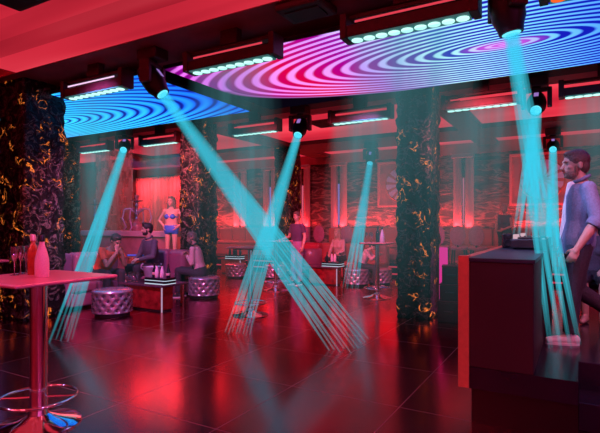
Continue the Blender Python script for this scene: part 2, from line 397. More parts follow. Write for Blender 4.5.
# ceiling over the dance floor, stepped cove with painted glow in front of the first downstand
struct(MB().box(XL, XR, YB, YF+.1, 4.5, 4.6).build('ceiling', M['black_ceiling']))
cv = MB().box(-7.9, XR, YB, 2.9, 4.28, 4.32)
struct(cv.build('trim_1', M['ceil_red']), 'red ceiling above the dance floor with painted uplight glow')
for i, (ya, yb, z, xa, mt_) in enumerate(((2.9, 3.15, 4.20, -8.3, 'b'), (3.15, 3.4, 4.13, -8.2, 'a'), (3.4, 3.7, 4.06, -8.1, 'c'), (3.7, 3.95, 3.98, -8.0, 'b'), (3.95, 4.2, 3.84, -7.43, 'a'))):
    struct(MB().box(xa, XR, ya, yb, z, 4.32).build('trim_%d' % (30+i), M['ceil_red_' + mt_]))
struct(MB().box(XL, XR, 4.2, 5.25, 3.83, 4.5).build('trim_5', M['maroon'], bevel=.01), 'dark maroon ceiling downstand over the first lights')
struct(MB().box(XL, XR, 5.25, 8.5, 3.83, 4.5).build('trim_6', M['black_ceiling']))
struct(MB().box(XL, XR, 8.5, 8.95, 3.83, 4.5).build('trim_7', M['maroon']))
struct(MB().box(XL, -8.2, -3, 4.2, 3.83, 4.5).build('trim_8', M['maroon']))
# lounge: red ceiling, uplight painted as glow, with dark cross beams
struct(MB().box(XL, XR, 8.95, 15, 3.94, 4.0).build('trim_9', M['ceil_red2']), 'red ceiling over the lounge with painted uplight glow')
struct(MB().box(XL, XR, 12.2, 13.75, 3.83, 3.96).build('trim_10', M['beam_dark'], bevel=.01))
for i, (a, b) in enumerate(((-13.7, -13.1), (-8.0, -7.4), (-2.55, -2.0), (2.9, 3.5))):
    struct(MB().box(a, b, 8.95, 12.2, 3.83, 3.96).build('trim_%d' % (11+2*i), M['beam_dark']))
    struct(MB().box(a, b, 13.75, 15, 3.83, 3.96).build('trim_%d' % (12+2*i), M['beam_dark']))
struct(MB().box(XL, XR, 15, 15.2, 0, 4.6).build('wall_back', M['rock']))
struct(MB().box(XL-.2, XL, YB, 15.2, 0, 4.6).build('wall_left', M['wall_dark']))
struct(MB().box(XR, XR+.2, YB, 15.2, 0, 4.6).build('wall_right', M['wall_rose']))
struct(MB().box(XL, XR, YB-.2, YB, 0, 4.6).build('wall_front', M['wall_rose']))
struct(MB().box(XL, XR, 14.93, 15, 3.62, 3.94).build('trim_20', M['maroon']))

# raised lounge terrace along the back wall with lit step edges
struct(MB().box(XL, XR, 13.1, 15, 0, .42).build('terrace_floor', M['stage_floor'], bevel=.01), 'raised terrace along the slate wall')
struct(MB().box(XL, XR, 13.07, 13.1, .30, .34).build('trim_21', M['step_led']))
struct(MB().box(XL, XR, 13.07, 13.1, .10, .14).build('trim_22', M['step_led']))

# ------------------------------------------------------------------ columns
def column(x0, x1, y0, y1, label, seed):
    mb = MB(); H = 3.83; hx, hy = (x1-x0)/2, (y1-y0)/2; cx, cy = (x0+x1)/2, (y0+y1)/2
    per = []; k = 11
    for (ax, ay, bx, by) in ((-hx,-hy,hx,-hy), (hx,-hy,hx,hy), (hx,hy,-hx,hy), (-hx,hy,-hx,-hy)):
        for i in range(k): t = i/k; per.append((ax+(bx-ax)*t, ay+(by-ay)*t))
    rs = []; nz = 72
    for j in range(nz+1):
        z = H*j/nz; ring = []
        for (x, y) in per:
            p = Vector((x*2.1+seed, y*2.1, z*2.1)); q = p + Vector((noise.noise(p*1.3), noise.noise(p*1.3+Vector((9,2,4))), noise.noise(p*1.3+Vector((3,7,1)))))*.8
            d = abs(noise.noise(q*2.2))*.055 + noise.noise(q*5)*.012 - .015
            nx, ny = x/hx, y/hy; ln = max(abs(nx), abs(ny)); ex = nx if abs(nx) > .98*ln else 0; ey = ny if abs(ny) > .98*ln else 0
            ring.append((x+ex*d, y+ey*d, z))
        rs.append(ring)
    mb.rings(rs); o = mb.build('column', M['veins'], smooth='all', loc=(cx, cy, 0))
    struct(o, label); o['category'] = 'column'; o['group'] = 'black marble columns with gold veins'
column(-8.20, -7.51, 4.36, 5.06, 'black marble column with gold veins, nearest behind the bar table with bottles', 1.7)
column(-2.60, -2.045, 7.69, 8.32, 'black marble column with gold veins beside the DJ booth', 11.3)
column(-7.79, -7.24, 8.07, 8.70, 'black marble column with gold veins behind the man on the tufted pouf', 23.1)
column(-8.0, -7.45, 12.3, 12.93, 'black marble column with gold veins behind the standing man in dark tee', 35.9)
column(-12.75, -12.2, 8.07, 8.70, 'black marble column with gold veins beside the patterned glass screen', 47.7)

# ------------------------------------------------------------------ ceiling LED screens
def screen(x0, x1, y0, y1, z, label, mat):
    cx, cy = (x0+x1)/2, (y0+y1)/2; t = thing('ceiling_screen', label, 'led screen', (cx, cy, z))
    hx, hy = (x1-x0)/2, (y1-y0)/2
    MB().box(-hx, hx, -hy, hy, .012, .06).build('frame', M['black'], t)
    MB().box(-hx+.02, hx-.02, -hy+.02, hy-.02, 0, .012).build('display', mat, t)
    rod = MB()
    for sx in (-.9, 0, .9):
        r = MB(); r.cap((sx*hx, 0, .06), (sx*hx, 0, .23), .012, .012, 8, (False, False)); r.build('hanger', M['black_metal'], t)
    return t
screen(-4.95, 3.4, 4.80, 7.48, 3.65, 'ceiling LED screen with pink, cyan and blue light rings above the DJ booth', ring_mat('pink_blue_rings', 4.0, 1.40, 16, False))
screen(-14.2, -5.36, 4.80, 7.42, 3.65, 'blue ceiling LED screen with dark blue rings above the sofa', ring_mat('blue_rings', 4.6, 1.45, 15, True))

# ------------------------------------------------------------------ lighting fixtures
def led_bar(x, y, zb, label, lens='lens_teal', n=9, w=1.4):
    t = thing('led_bar', label, 'light bar', (x, y, zb), 0, 'LED light bars under the ceiling')
    h = w/2; mt = 3.83-zb
    MB().box(-h, h, -.09, .09, .0, .12).build('housing', M['fixture'], t, bevel=.012)
    for s in (-1, 1): MB().box(s*h-.035, s*h+.035, -.11, .11, -.01, .24).build('end_bracket', M['fixture'], t, bevel=.008)
    MB().box(-h, h, -.03, .08, .20, .24).build('top_rail', M['fixture'], t, bevel=.006)
    MB().box(-h*.8, h*.8, -.094, -.088, .13, .15).build('light_slot', M['slot_red' if lens != 'lens_teal' or x > -5.5 or y > 6 else 'slot_white'], t)
    MB().box(-h+.05, h-.05, -.085, .085, -.014, 0).build('lens_strip', M['led_base'], t)
    for i in range(n):
        lx = -h+.05+(w-.1)*(i+.5)/n
        MB().lathe([(.03, -.026), (.058, -.022), (.058, -.010)], 16, (lx, 0, 0)).build('lens', M[lens], t)
    MB().box(-.12, .12, -.05, .05, .24, mt).build('mount', M['fixture'], t)
    return t
BARS1 = [(-6.36, 'LED bar with teal lenses hung beside the first marble column'),
         (-3.77, 'LED bar with teal lenses over the edge of the pink ring screen'),
         (-1.51, 'LED bar with teal lenses just beside the large moving head over the booth'),
         (.40, 'LED bar with orange lenses at the top corner above the DJ')]
BARS2 = [(-10.9, 'small LED bar behind the blue screen, farthest from the DJ'),
         (-8.55, 'LED bar above the glass screen behind the blue LED screen'),
         (-5.82, 'LED bar hung in front of the lounge between moving head and third column'),
         (-3.46, 'LED bar hung beside the marble column over the far bar table'),
         (-1.36, 'LED bar behind the beam of the large moving head'),
         (.36, 'LED bar above the DJ head in the second row')]
for i, (x, l) in enumerate(BARS1): led_bar(x*.948, 4.55, 3.42, l, 'lens_orange' if i == 3 else 'lens_teal', 9, 1.27)
for i, (x, l) in enumerate(BARS2): led_bar(x, 8.2, 3.42, l, 'lens_teal', 9, 1.16)

def look(d):
    return Vector(d).normalized().to_track_quat('-Z', 'Y').to_matrix()
HEADS = []
def moving_head(x, y, target, label, s=1.0):
    t = thing('moving_head_light', label, 'stage light', (x, y, 3.83), 0, 'moving head lights')
    top = .0
    MB().box(-.15*s, .15*s, -.11*s, .11*s, -.13*s, top).build('base', M['fixture'], t, bevel=.015)
    MB().cap((0,0,-.16*s), (0,0,-.12*s), .06*s, .06*s, 16, (False, False)).build('swivel', M['black_metal'], t)
    piv = Vector((0, 0, -.36*s)); tg = Vector(target) - (Vector((x, y, 3.83)) + piv)
    az = math.atan2(tg.y, tg.x)
    ax = Vector((-math.sin(az), math.cos(az), 0))
    yk = MB(); fr = Matrix.Rotation(az+PI/2, 4, 'Z')
    yk.box(-.19*s, .19*s, -.05*s, .05*s, -.20*s, -.15*s, fr)
    for q in (-1, 1): yk.box(q*.165*s-.03*s, q*.165*s+.03*s, -.065*s, .065*s, -.42*s, -.16*s, fr)
    yk.build('yoke', M['fixture'], t, bevel=.012)
    R = look(tg); mt = Matrix.Translation(piv) @ R.to_4x4()
    hd = MB(); hd.lathe([(.04*s, .20*s), (.10*s, .18*s), (.12*s, .10*s), (.13*s, 0), (.125*s, -.10*s), (.10*s, -.16*s), (.09*s, -.21*s), (.085*s, -.21*s)], 20, mtx=mt)
    h = hd.build('lamp_head', M['black_metal'], t, smooth=True)
    MB().box(-.03*s, .03*s, .128*s, .136*s, -.04*s, .06*s, mt).build('display', M['slit_blue'], h)
    MB().lathe([(.07*s, -.214*s), (.07*s, -.206*s)], 20, mtx=mt).build('lens', M['lens_cyan'], t)
    src = Vector((x, y, 3.83)) + piv + tg.normalized()*.22*s
    HEADS.append(src); return src
def light_beam(src, dst, r0, r1, n, label, strand=.028, k=1.0):
    src = Vector(src); dst = Vector(dst); ax = (dst-src); ln = ax.length; ax.normalize()
    u = ax.cross(Vector((.5, -.866, 0))).normalized(); w = ax.cross(u); mb = MB(); fade = []
    for i in range(n):
        off = u*(2*i/(n-1) - 1) + w*(.45*(-1)**i*(1 - (2*i/(n-1) - 1)**2))
        st = 14; rs = []
        for j in range(st+1):
            q = j/st; c = ax*ln*q + off*(r1*q + r0*.25)
            rad = r0*.85*(1-q) + strand*q
            rs.append([tuple(c + (u*math.cos(2*PI*m/10) + w*math.sin(2*PI*m/10))*rad) for m in range(10)])
            ov = min(n, max(1., 2*rad/max(1e-4, 2*(r1*q + r0*.25)/(n-1))))
            fade += [k*(1.55 - .6*q if q < .45 else max(.10, 1.28 - 2.3*(q-.45)))/ov]*10
        b = len(mb.v); mb.rings(rs, closed_ends=False)
    me = bpy.data.meshes.new('light_beam'); me.from_pydata(mb.v, [], mb.f)
    at = me.attributes.new('fade', 'FLOAT', 'POINT'); at.data.foreach_set('value', fade)
    o = link('light_beam', me, M['beam_glow'], smooth='all', loc=src)
    tag(o, label, 'light beam', 'cyan light beams in the haze', 'stuff'); return o
HB = [ # x, y, floor target, r0, r1, strands, head label, beam label
 ((-4.88, 4.55), (-2.35, 5.35, 0), .064, .22, 10, 'moving head light beside the pink ring screen, beam aimed across the dance floor', 'widest cyan beam fanning diagonally down across the dance floor'),
 ((-.54, 4.55), (-.10, 4.86, .44), .062, .125, 8, 'large moving head light hung directly above the DJ booth', 'cyan beam from the large head falling in front of the DJ'),
 ((-4.73, 8.2), (-4.06, 5.3, 0), .074, .15, 8, 'moving head light under the lounge ceiling before the standing man', 'cyan beam crossing the wide beam above the bar tables'),
 ((-.57, 8.43), (-.50, 5.7, 1.29), .08, .13, 7, 'moving head light hung behind the ring screen beside the DJ', 'cyan beam dropping onto the DJ decks'),
 ((-5.1, 12.86), (-4.6, 10.3, 0), .085, .16, 7, 'small far moving head light left of the marble column', 'far cyan beam falling on the tufted pouf with crouching person'),
 ((-.53, 13.2), (-.33, 7.9, .45), .085, .15, 7, 'farthest moving head light in front of the wheel picture beside the DJ', 'thin far cyan beam in front of the wheel picture'),
 ((-9.58, 8.04), (-5.75, 3.8, 0), .085, .15, 7, 'moving head light in front of the glass screen', 'cyan beam slanting down past the man in red'),
]
for (xy, tg, r0, r1, n, l1, l2) in HB:
    s = moving_head(xy[0], xy[1], tg, l1, 1.12)
    light_beam(s, tg, r0, r1, n, l2, strand=.009 if tg[2] < .3 else .007)

def wash(x, y, z0, z1, w, label, k=1.0, spread=.25):
    mb = MB(); fade = []; rs = []; st = 10; nx = 8
    vs = []; fs = []
    for layer in (-.06, .06):
        b = len(vs)
        for j in range(st+1):
            q = j/st; z = z0 + (z1-z0)*q
            for i in range(nx+1):
                t = i/nx*2-1
                vs.append((t*(w/2 + spread*q), layer*(1+2*q), z-z0))
                e = (1-abs(t)**2.2); fade.append(max(0, 1.15*k*e*(1-q)**.9))
        for j in range(st):
            for i in range(nx):
                a = b+j*(nx+1)+i; fs.append((a, a+1, a+nx+2, a+nx+1))
    me = bpy.data.meshes.new('haze_wash'); me.from_pydata(vs, [], fs)
    at = me.attributes.new('fade', 'FLOAT', 'POINT'); at.data.foreach_set('value', fade)
    o = link('haze_wash', me, M['shaft_glow'], smooth='all', loc=(x, y, z0))
    tag(o, label, 'light haze', 'teal haze curtains under the LED bars', 'stuff')
wl = 'teal curtain of lit haze hanging below '
for i, (x, l) in enumerate(BARS1[:3]): wash(x*.948, 4.55, 3.38, .5, 1.27, wl + ['the LED bar beside the first column', 'the LED bar at the edge of the pink rings', 'the LED bar beside the large moving head'][i], (.5, .7, .9)[i])
for i, (x, l) in enumerate(BARS2): wash(x, 8.2, 3.38, .6, 1.25, wl + ['the small far LED bar', 'the LED bar above the glass screen', 'the LED bar before the lounge', 'the LED bar over the far bar table', 'the LED bar behind the large beam', 'the LED bar above the DJ head'][i], 1.0)

# speakers / vents on the ceiling
def ceiling_box(x0, x1, y0, y1, z0, z1, label):
    cx, cy = (x0+x1)/2, (y0+y1)/2; t = thing('ceiling_speaker', label, 'speaker', (cx, cy, z0)); hx, hy = (x1-x0)/2, (y1-y0)/2
    MB().box(-hx, hx, -hy, hy, 0, z1-z0).build('cabinet', M['fixture'], t, bevel=.03)
    MB().box(-hx+.08, hx-.08, -hy+.08, hy-.08, -.012, .0).build('grille', M['black'], t)
ceiling_box(-5.65, -3.7, 2.35, 3.25, 4.0, 4.28, 'dark speaker box under the red ceiling in the top corner')
ceiling_box(-2.75, -2.2, 4.22, 4.62, 3.74, 3.83, 'small dark speaker box on the red ceiling edge above the pink rings')
t = thing('ceiling_vent', 'dark vent panel in red lounge ceiling beside an LED bar', 'vent', (-4.95, 10.2, 3.94))
MB().box(-.55, .55, -.35, .35, -.05, 0).build('vent_frame', M['vent'], t, bevel=.01)
for i in range(5): MB().box(-.48, .48, -.28+i*.125, -.22+i*.125, -.065, -.05).build('slat', M['beam_dark'], t)

# ------------------------------------------------------------------ back wall: light pillars, wheel pictures, chairs, banquette
for i, x in enumerate((1.1, -2.97, -7.08, -8.5, -9.88, -11.27, -14.2)):
    t = thing('light_pillar', ['pale fluted light panel on slate wall hidden beside the DJ', 'pale fluted wall light panel directly left of the wheel picture near the DJ', 'pale fluted wall light panel beside the partly hidden wheel picture',
        'pale fluted wall light panel right beside the far marble column', 'pale fluted wall light panel just before the far marble column', 'pale fluted wall light panel behind the wide beam', 'pale fluted wall light panel seen through the tinted glass'][i], 'wall light', (x, 14.93, 0), 0, 'fluted wall light panels')
    for s in (-1, 1):
        rs = [[(s*.17 + .13*math.cos(PI*a/10+PI), .0 if a in (0, 10) else -.12*math.sin(PI*a/10), z) for a in range(11)] for z in (.42, 3.55)]
        MB().rings(rs).build('flute', M['pillar_light'], t, smooth=True)
    MB().box(-.018, .018, -.03, 0, 1.5, 2.9).build('light_slit', M['slit' if i % 2 else 'slit_blue'], t)
    MB().box(-.32, .32, -.16, 0, 3.5, 3.62).build('capital', M['pillar_light'], t, bevel=.02)
def wheel_picture(x, zc, label, w=1.66, h=1.46):
    t = thing('wheel_picture', label, 'picture', (x, 14.96, zc), 0, 'framed wheel pictures')
    MB().box(-w/2, w/2, -.03, 0, -h/2, h/2).build('backing', M['art_panel'], t)
    fr = MB(); b = .06
    fr.box(-w/2, w/2, -.09, -.0, h/2-b, h/2); fr.box(-w/2, w/2, -.09, 0, -h/2, -h/2+b); fr.box(-w/2, -w/2+b, -.09, 0, -h/2+b, h/2-b); fr.box(w/2-b, w/2, -.09, 0, -h/2+b, h/2-b)
    fr.build('frame', M['frame'], t)
    R = .56
    rim = MB(); rim.tube([(R*math.cos(2*PI*i/40), -.05, R*math.sin(2*PI*i/40)) for i in range(40)], .03, 8, loop=True); rim.build('rim', M['blade_red'], t, smooth=True)
    for i in range(12):
        a0 = 2*PI*i/12; a1 = a0+.34; mb = MB()
        P = [(.12*math.cos(a0+.1), .12*math.sin(a0+.1)), (R*.95*math.cos(a0), R*.95*math.sin(a0)), (R*.98*math.cos((a0+a1)/2), R*.98*math.sin((a0+a1)/2)), (R*.95*math.cos(a1), R*.95*math.sin(a1)), (.12*math.cos(a1-.1), .12*math.sin(a1-.1))]
        mb.rings([[(p[0], y, p[1]) for p in P] for y in (-.075, -.035)]); mb.build('blade', M['blade_pale'], t)
    hb = MB(); hb.lathe([(.04, .0), (.12, .02), (.13, .08)], 20, mtx=Matrix.Translation((0, -.1, 0)) @ Matrix.Rotation(-PI/2, 4, 'X')); hb.build('hub', M['blade_red'], t, smooth=True)
wheel_picture(-.87, 2.78, 'framed picture of a radial wheel with pale blades, beside the DJ head')
wheel_picture(-4.84, 2.80, 'framed picture of a radial wheel half hidden by the marble column')

def banquette(x0, x1, label):
    w = x1-x0; t = thing('banquette', label, 'banquette', ((x0+x1)/2, 14.35, .42), 0, 'red banquettes along the slate wall')
    MB().box(-w/2, w/2, -.4, .4, 0, .38).build('base', M['leather_red'], t, bevel=.03)
    MB().box(-w/2, w/2, -.42, .22, .38, .5).build('seat', M['leather_red'], t, bevel=.05, seg=3)
    n = max(2, round(w/.6))
    for i in range(n): MB().box(-w/2+w*i/n+.005, -w/2+w*(i+1)/n-.005, .18, .42, .45, .98).build('back_cushion', M['leather_red'], t, bevel=.06, seg=3)
for a, b, l in ((-12.6, -8.3, 'long red banquette by the slate wall behind the wide beam'), (-7.3, -3.6, 'red banquette by the slate wall behind the seated woman'), (-3.3, 1.5, 'red banquette by the slate wall behind the DJ booth')): banquette(a, b, l)

def oval_chair(loc, rz, label):
    t = thing('oval_back_chair', label, 'chair', loc, rz, 'oval-back chairs on the terrace')
    MB().lathe([(.02, .42), (.21, .42), (.235, .45), (.235, .49), (.2, .52), (.02, .525)], 22).build('seat', M['chair_fabric'], t, smooth=True)
    b = MB(); b.ell((0, .22, .80), (.20, .035, .27), nu=24, nv=12); b.build('backrest', M['chair_fabric'], t, smooth='all')
    for sx in (-1, 1):
        for sy in (-1, 1): MB().cap((sx*.15, sy*.15, .42), (sx*.18, sy*.18, 0), .02, .014, 8, (False, False)).build('leg', M['black_metal'], t)
    MB().cap((0, .2, .45), (0, .22, .6), .025, .02, 8).build('back_post', M['black_metal'], t)
    return t
ch = oval_chair((-8.35, 13.45, .42), 0, 'x')
CH = [(307, 'mauve oval-back chair nearest the standing man in dark tee'), (322.5, 'mauve oval-back chair between the standing man and the seated woman'), (349, 'mauve oval-back chair just beyond the seated woman'),
      (440.5, 'mauve oval-back chair right beside the marble column near the booth'), (459.5, 'mauve oval-back chair in front of the pale wall light beside the booth'), (478, 'mauve oval-back chair behind the corner of the DJ booth')]
for i, (px, l) in enumerate(CH):
    u = (px-300)/FPX; Y = 13.45 if i < 3 else 13.3; d = Y/(.866+.5*u); loc = (d*(-.5+.866*u), Y, .42)
    if i == 0: ch.location = loc; ch.rotation_euler.z = PI; ch['label'] = l
    else: dup(ch, loc, PI, l)
for o in [o for o in bpy.data.objects if o.name.startswith('oval_back_chair')]: o.rotation_euler.z = PI + random.uniform(-.1, .1)

rs = [[(-16.9 + 4.2*i/220, 14.8 + .07*math.sin(i*.55) + .03*math.sin(i*1.31+z), z) for i in range(221)] for z in (.45, 1.4, 2.4, 3.55)]
cmb = MB(); cmb.add([p for r in rs for p in r], [(a*221+i, a*221+i+1, (a+1)*221+i+1, (a+1)*221+i) for a in range(3) for i in range(220)])
c_ = cmb.build('curtain', M['curtain'], smooth='all'); tag(c_, 'rose red pleated curtain seen through the glass screen', 'curtain')
# ------------------------------------------------------------------ glass screen, low wall and hookahs behind the sofa
struct(MB().box(-12.2, -8.9, 8.78, 9.08, 0, 1.2).build('wall_low', M['low_wall']), 'low dark red wall behind the sofa')
struct(MB().box(-12.2, -8.75, 8.70, 9.14, 1.2, 1.35).build('wall_low_cap', M['counter'], bevel=.02), 'pink counter on the low wall')
for i, (a, b, m) in enumerate(((-12.15, -10.6, 'glass_pattern'), (-10.57, -7.85, 'glass'))):
    struct(MB().box(a, b, 9.16, 9.18, 1.35, 3.83).build('window_%d' % (i+1), M[m]), ['patterned teal glass pane behind the sofa', 'tinted clear glass pane behind the sofa'][i])

def hookah(loc, s, label, hoses):
    t = thing('hookah', label, 'hookah', loc); t.scale = (s, s, s)
    MB().lathe([(.02, 0), (.10, 0), (.115, .05), (.10, .12), (.05, .19), (.03, .22)], 24).build('water_bowl', M['hookah_glass'], t, smooth=True)
    MB().lathe([(.02, .20), (.035, .24), (.02, .28), (.04, .33), (.022, .38), (.018, .46), (.035, .50), (.016, .54), (.014, .60)], 18).build('stem', M['hookah_metal'], t, smooth=True)
    MB().lathe([(.02, .565), (.12, .585), (.125, .595), (.02, .585)], 24).build('ash_tray', M['hookah_metal'], t, smooth=True)
    MB().lathe([(.015, .60), (.03, .63), (.042, .68), (.035, .70), (.01, .69)], 18).build('tobacco_bowl', M['hookah_glass'], t, smooth=True)
    for k in range(hoses):
        a = 2*PI*k/hoses+.4; ca, sa = math.cos(a), math.sin(a)
        MB().tube([(.03*ca, .03*sa, .35), (.14*ca, .14*sa, .44), (.26*ca, .26*sa, .42), (.30*ca, .30*sa, .25), (.22*ca, .22*sa, .07), (.28*ca, .28*sa, .02)], .013, 8).build('hose', M['hose'], t, smooth='all')
    return t
hookah((-11.85, 8.92, 1.35), 1.25, 'tall hookah on the pink counter beside the dark marble column', 1)
hookah((-10.15, 8.92, 1.35), 1.35, 'hookah with looping violet hoses standing on the middle of the counter', 4)

# ------------------------------------------------------------------ bar tables
def bar_table(loc, rz, label, top, round_post=.06, sq=.81, h=1.13):
    t = thing('bar_table', label, 'bar table', loc, rz, 'square high bar tables on chrome posts')
    a = sq/2
    MB().box(-a, a, -a, a, h-.028, h).build('tabletop', top, t, bevel=.03, seg=3)
    MB().box(-.2, .2, -.2, .2, h-.045, h-.028).build('mounting_plate', M['black_metal'], t)
    MB().lathe([(round_post, .05), (round_post, h-.04)], 28).build('post', M['chrome'], t, smooth=True)
    MB().lathe([(.30, 0), (.30, .012), (.26, .03), (.14, .055), (.075, .085), (.062, .12)], 40).build('base', M['chrome'], t, smooth=True)
    fr = MB(); fr.torus((0, 0, .21), .27, .011)
    f = fr.build('foot_ring', M['chrome'], t, smooth='all')
    for k in range(2):
        q = k*PI + .7
        MB().cap((.055*math.cos(q), .055*math.sin(q), .21), (.27*math.cos(q), .27*math.sin(q), .21), .007, .007, 8).build('spoke', M['chrome'], f)
    return t
NT = (-3.57, 2.19, 0)
bar_table(NT, 0, 'nearest high bar table with pink top, bottles and flutes on it', M['table_top'], .062, .81)
small = bar_table((-4.77, 6.60, 0), 0, 'high bar table on chrome post where two beams cross over the dance floor', M['table_top'], .045, .58, 1.15)
dup(small, (-6.03, 9.33, 0), 0, 'far high bar table behind the crossing beams before the standing man')
dup(small, (-3.60, 9.43, 0), 0, 'high bar table with bottles beside the marble column')
dup(small, (-5.55, 2.62, 0), 0, 'high bar table mostly cut off, behind the nearest table')

def bottle(loc, s, label, glass, foil, group=None, champ=True, lab=None):
    t = thing('bottle', label, 'bottle', loc, random.uniform(0, 6), group); t.scale = (s, s, s)
    if champ: prof = [(.02, 0), (.046, 0), (.05, .01), (.051, .10), (.048, .14), (.036, .19), (.021, .24), (.017, .27)]
    else: prof = [(.02, 0), (.037, 0), (.04, .01), (.04, .18), (.034, .21), (.018, .24), (.015, .27)]
    MB().lathe(prof, 24).build('glass_body', glass, t, smooth=True)
    MB().lathe([(.019, .268), (.021, .27), (.021, .305), (.017, .318), (.005, .32)], 18).build('foil_cap', foil, t, smooth=True)
    if lab: MB().lathe([(.0515 if champ else .0408, .05), (.0515 if champ else .0408, .11)], 24).build('paper_label', lab, t, smooth=True)
    return t
def flute(loc, s, label, group, wine=False):
    t = thing('wine_glass', label, 'glass', loc, 0, group); t.scale = (s, s, s)
    MB().lathe([(.03, 0), (.032, .004), (.006, .01), (.004, .03), (.004, .10), (.012, .115), (.026, .14), (.033, .18), (.030, .225), (.029, .225), (.032, .18), (.024, .14), (.006, .12)], 20).build('bowl', M['clear_glass'], t, smooth=True)
    MB().lathe([(.031, 0), (.031, .003), (.0065, .012), (.0045, .03), (.0045, .105), (.009, .112)], 16).build('stem_and_foot', M['clear_glass'], t, smooth=True)
    return t
ZT = 1.13
def on_top(px, py, z):
    d = FPX*(CAM_H-z)/(py-224.0); return pix(px, d, z)
bottle(on_top(42, 277, ZT), 1.0, 'frosted pink champagne bottle with dark cap on nearest bar table', M['white_bottle'], M['cork'])
bottle(on_top(33, 274.5, ZT), 1.0, 'slim amber bottle with pink foil behind the frosted bottle', M['amber'], M['foil'], champ=False)
for i, (px, py) in enumerate(((14.5, 275.5), (20.5, 274), (26, 273.2))):
    flute(on_top(px, py, ZT), 1.0, ['stemmed glass on nearest bar table, first from the table edge', 'middle stemmed glass of three on nearest bar table', 'stemmed glass on nearest bar table touching the amber bottle'][i], 'stemmed glasses on the nearest bar table')
tb = Vector((-3.60, 9.43, 1.15))
bottle(tb + Vector((.10, .02, 0)), 1.0, 'pale pink bottle on the bar table beside the marble column', M['pale_bottle'], M['cork'])
bottle(tb + Vector((-.02, .08, 0)), 1.05, 'dark slim bottle on the bar table beside the marble column', M['dark_glass'], M['cork'], champ=False)
for k in range(3): flute(tb + Vector((-.20+.06*k, -.10+.09*(k % 2), 0)), .9, ['stemmed glass on column-side bar table, farthest from the bottles', 'stemmed glass on column-side bar table, middle of three', 'stemmed glass on column-side bar table, next to the bottles'][k], 'glasses on the column-side bar table')

# ------------------------------------------------------------------ tufted poufs
def pouf(loc, label, r=.33, h=.43):
    t = thing('tufted_pouf', label, 'pouf', loc, 0, 'tufted satin poufs')
    nA, nz = 96, 30; rs = []; btn = []
    rows = 4; cols = 14
    centers = [(2*PI*(c + .5*(rw % 2))/cols, .07 + (h-.12)*(rw+.5)/rows) for rw in range(rows) for c in range(cols)]
    def dimple(a, z):
        best = 9
        for (ca, cz) in centers:
            da = (a-ca+PI) % (2*PI) - PI; d = math.hypot(da*r, z-cz)
            if d < best: best = d
        return min(best, .06)/.06
    prof = [(0, .05, 0), (r-.03, .05, 0)] + [(r, .06+(h-.08)*j/nz, 1) for j in range(nz+1)] + [(r-.015, h-.005, 0), (r-.05, h+.01, 0), (r*.6, h+.018, 0), (0.01, h+.02, 0)]
    for (rr, z, tuft) in prof:
        rs.append([((rr - (.036*(1-dimple(2*PI*i/nA, z))**1.5 if tuft else 0))*math.cos(2*PI*i/nA), (rr - (.036*(1-dimple(2*PI*i/nA, z))**1.5 if tuft else 0))*math.sin(2*PI*i/nA), z) for i in range(nA)])
    MB().rings(rs).build('cushion_body', M['satin'], t, smooth='all')
    for (a, z) in centers:
        m = MB(); m.ell(((r-.026)*math.cos(a), (r-.026)*math.sin(a), z), (.018, .018, .018), nu=8, nv=5); m.build('button', M['button'], t, smooth='all')
    MB().lathe([(r-.05, 0), (r-.05, .05)], 32).build('plinth', M['black'], t)
    return t
P0 = pouf(pix(112.5, 8.12, 0), 'tufted satin pouf nearest the dance floor, before the glass coffee table')
def pdup(px, d, label, s): return dup(P0, pix(px, d, 0), random.uniform(0, 3), label, s)
pdup(204, 10.1, 'tufted satin pouf under the man in pale pink top', 1.0)
pdup(236, 13.8, 'tufted satin pouf beside the far coffee table behind the wide beam', .92)
pdup(275, 13.5, 'tufted satin pouf behind the post of the far bar table', .92)
pdup(357, 12.0, 'tufted satin pouf under the crouching person with dark hair', .98)
pdup(380, 12.3, 'tufted satin pouf behind the post of the column-side bar table', .92)

# ------------------------------------------------------------------ sofas
def sofa_piece(t, x0, x1, y0, y1, back, n):
    """seat block with separate cushions; back is '+y' or '-x'"""
    MB().box(x0, x1, y0, y1, 0.04, .30).build('base', M['leather'], t, bevel=.03)
    for i in range(n):
        if back == '+y':
            a = x0+(x1-x0)*i/n; b = x0+(x1-x0)*(i+1)/n
            MB().box(a+.006, b-.006, y0-.03, y1-.3, .29, .47).build('seat_cushion', M['leather'], t, bevel=.05, seg=3)
            MB().box(a+.006, b-.006, y1-.34, y1, .3, .97).build('back_cushion', M['leather'], t, bevel=.10, seg=4)
        else:
            a = y0+(y1-y0)*i/n; b = y0+(y1-y0)*(i+1)/n
            MB().box(x0+.3, x1+.03, a+.006, b-.006, .29, .47).build('seat_cushion', M['leather'], t, bevel=.05, seg=3)
            MB().box(x0, x0+.34, a+.006, b-.006, .3, .97).build('back_cushion', M['leather'], t, bevel=.10, seg=4)
t = thing('corner_sofa', 'large purple leather corner sofa around the glass coffee table', 'sofa', (0, 0, 0))
sofa_piece(t, -8.75, -7.3, 6.95, 8.0, '+y', 3)
sofa_piece(t, -8.75, -7.75, 5.35, 6.95, '-x', 3)
MB().box(-8.75, -7.72, 5.15, 5.36, .04, .62).build('armrest', M['leather'], t, bevel=.07, seg=3)
t = thing('sofa', 'red leather sofa under the seated woman in pale top', 'sofa', (-6.0, 12.64, 0))
MB().box(-1.4, 1.4, -.4, .45, .04, .3).build('base', M['leather_red'], t, bevel=.03)
for i in range(4):
    a = -1.4+.7*i
    MB().box(a+.006, a+.694, -.43, .2, .29, .47).build('seat_cushion', M['leather_red'], t, bevel=.05, seg=3)
    MB().box(a+.006, a+.694, .16, .46, .3, .96).build('back_cushion', M['leather_red'], t, bevel=.09, seg=4)
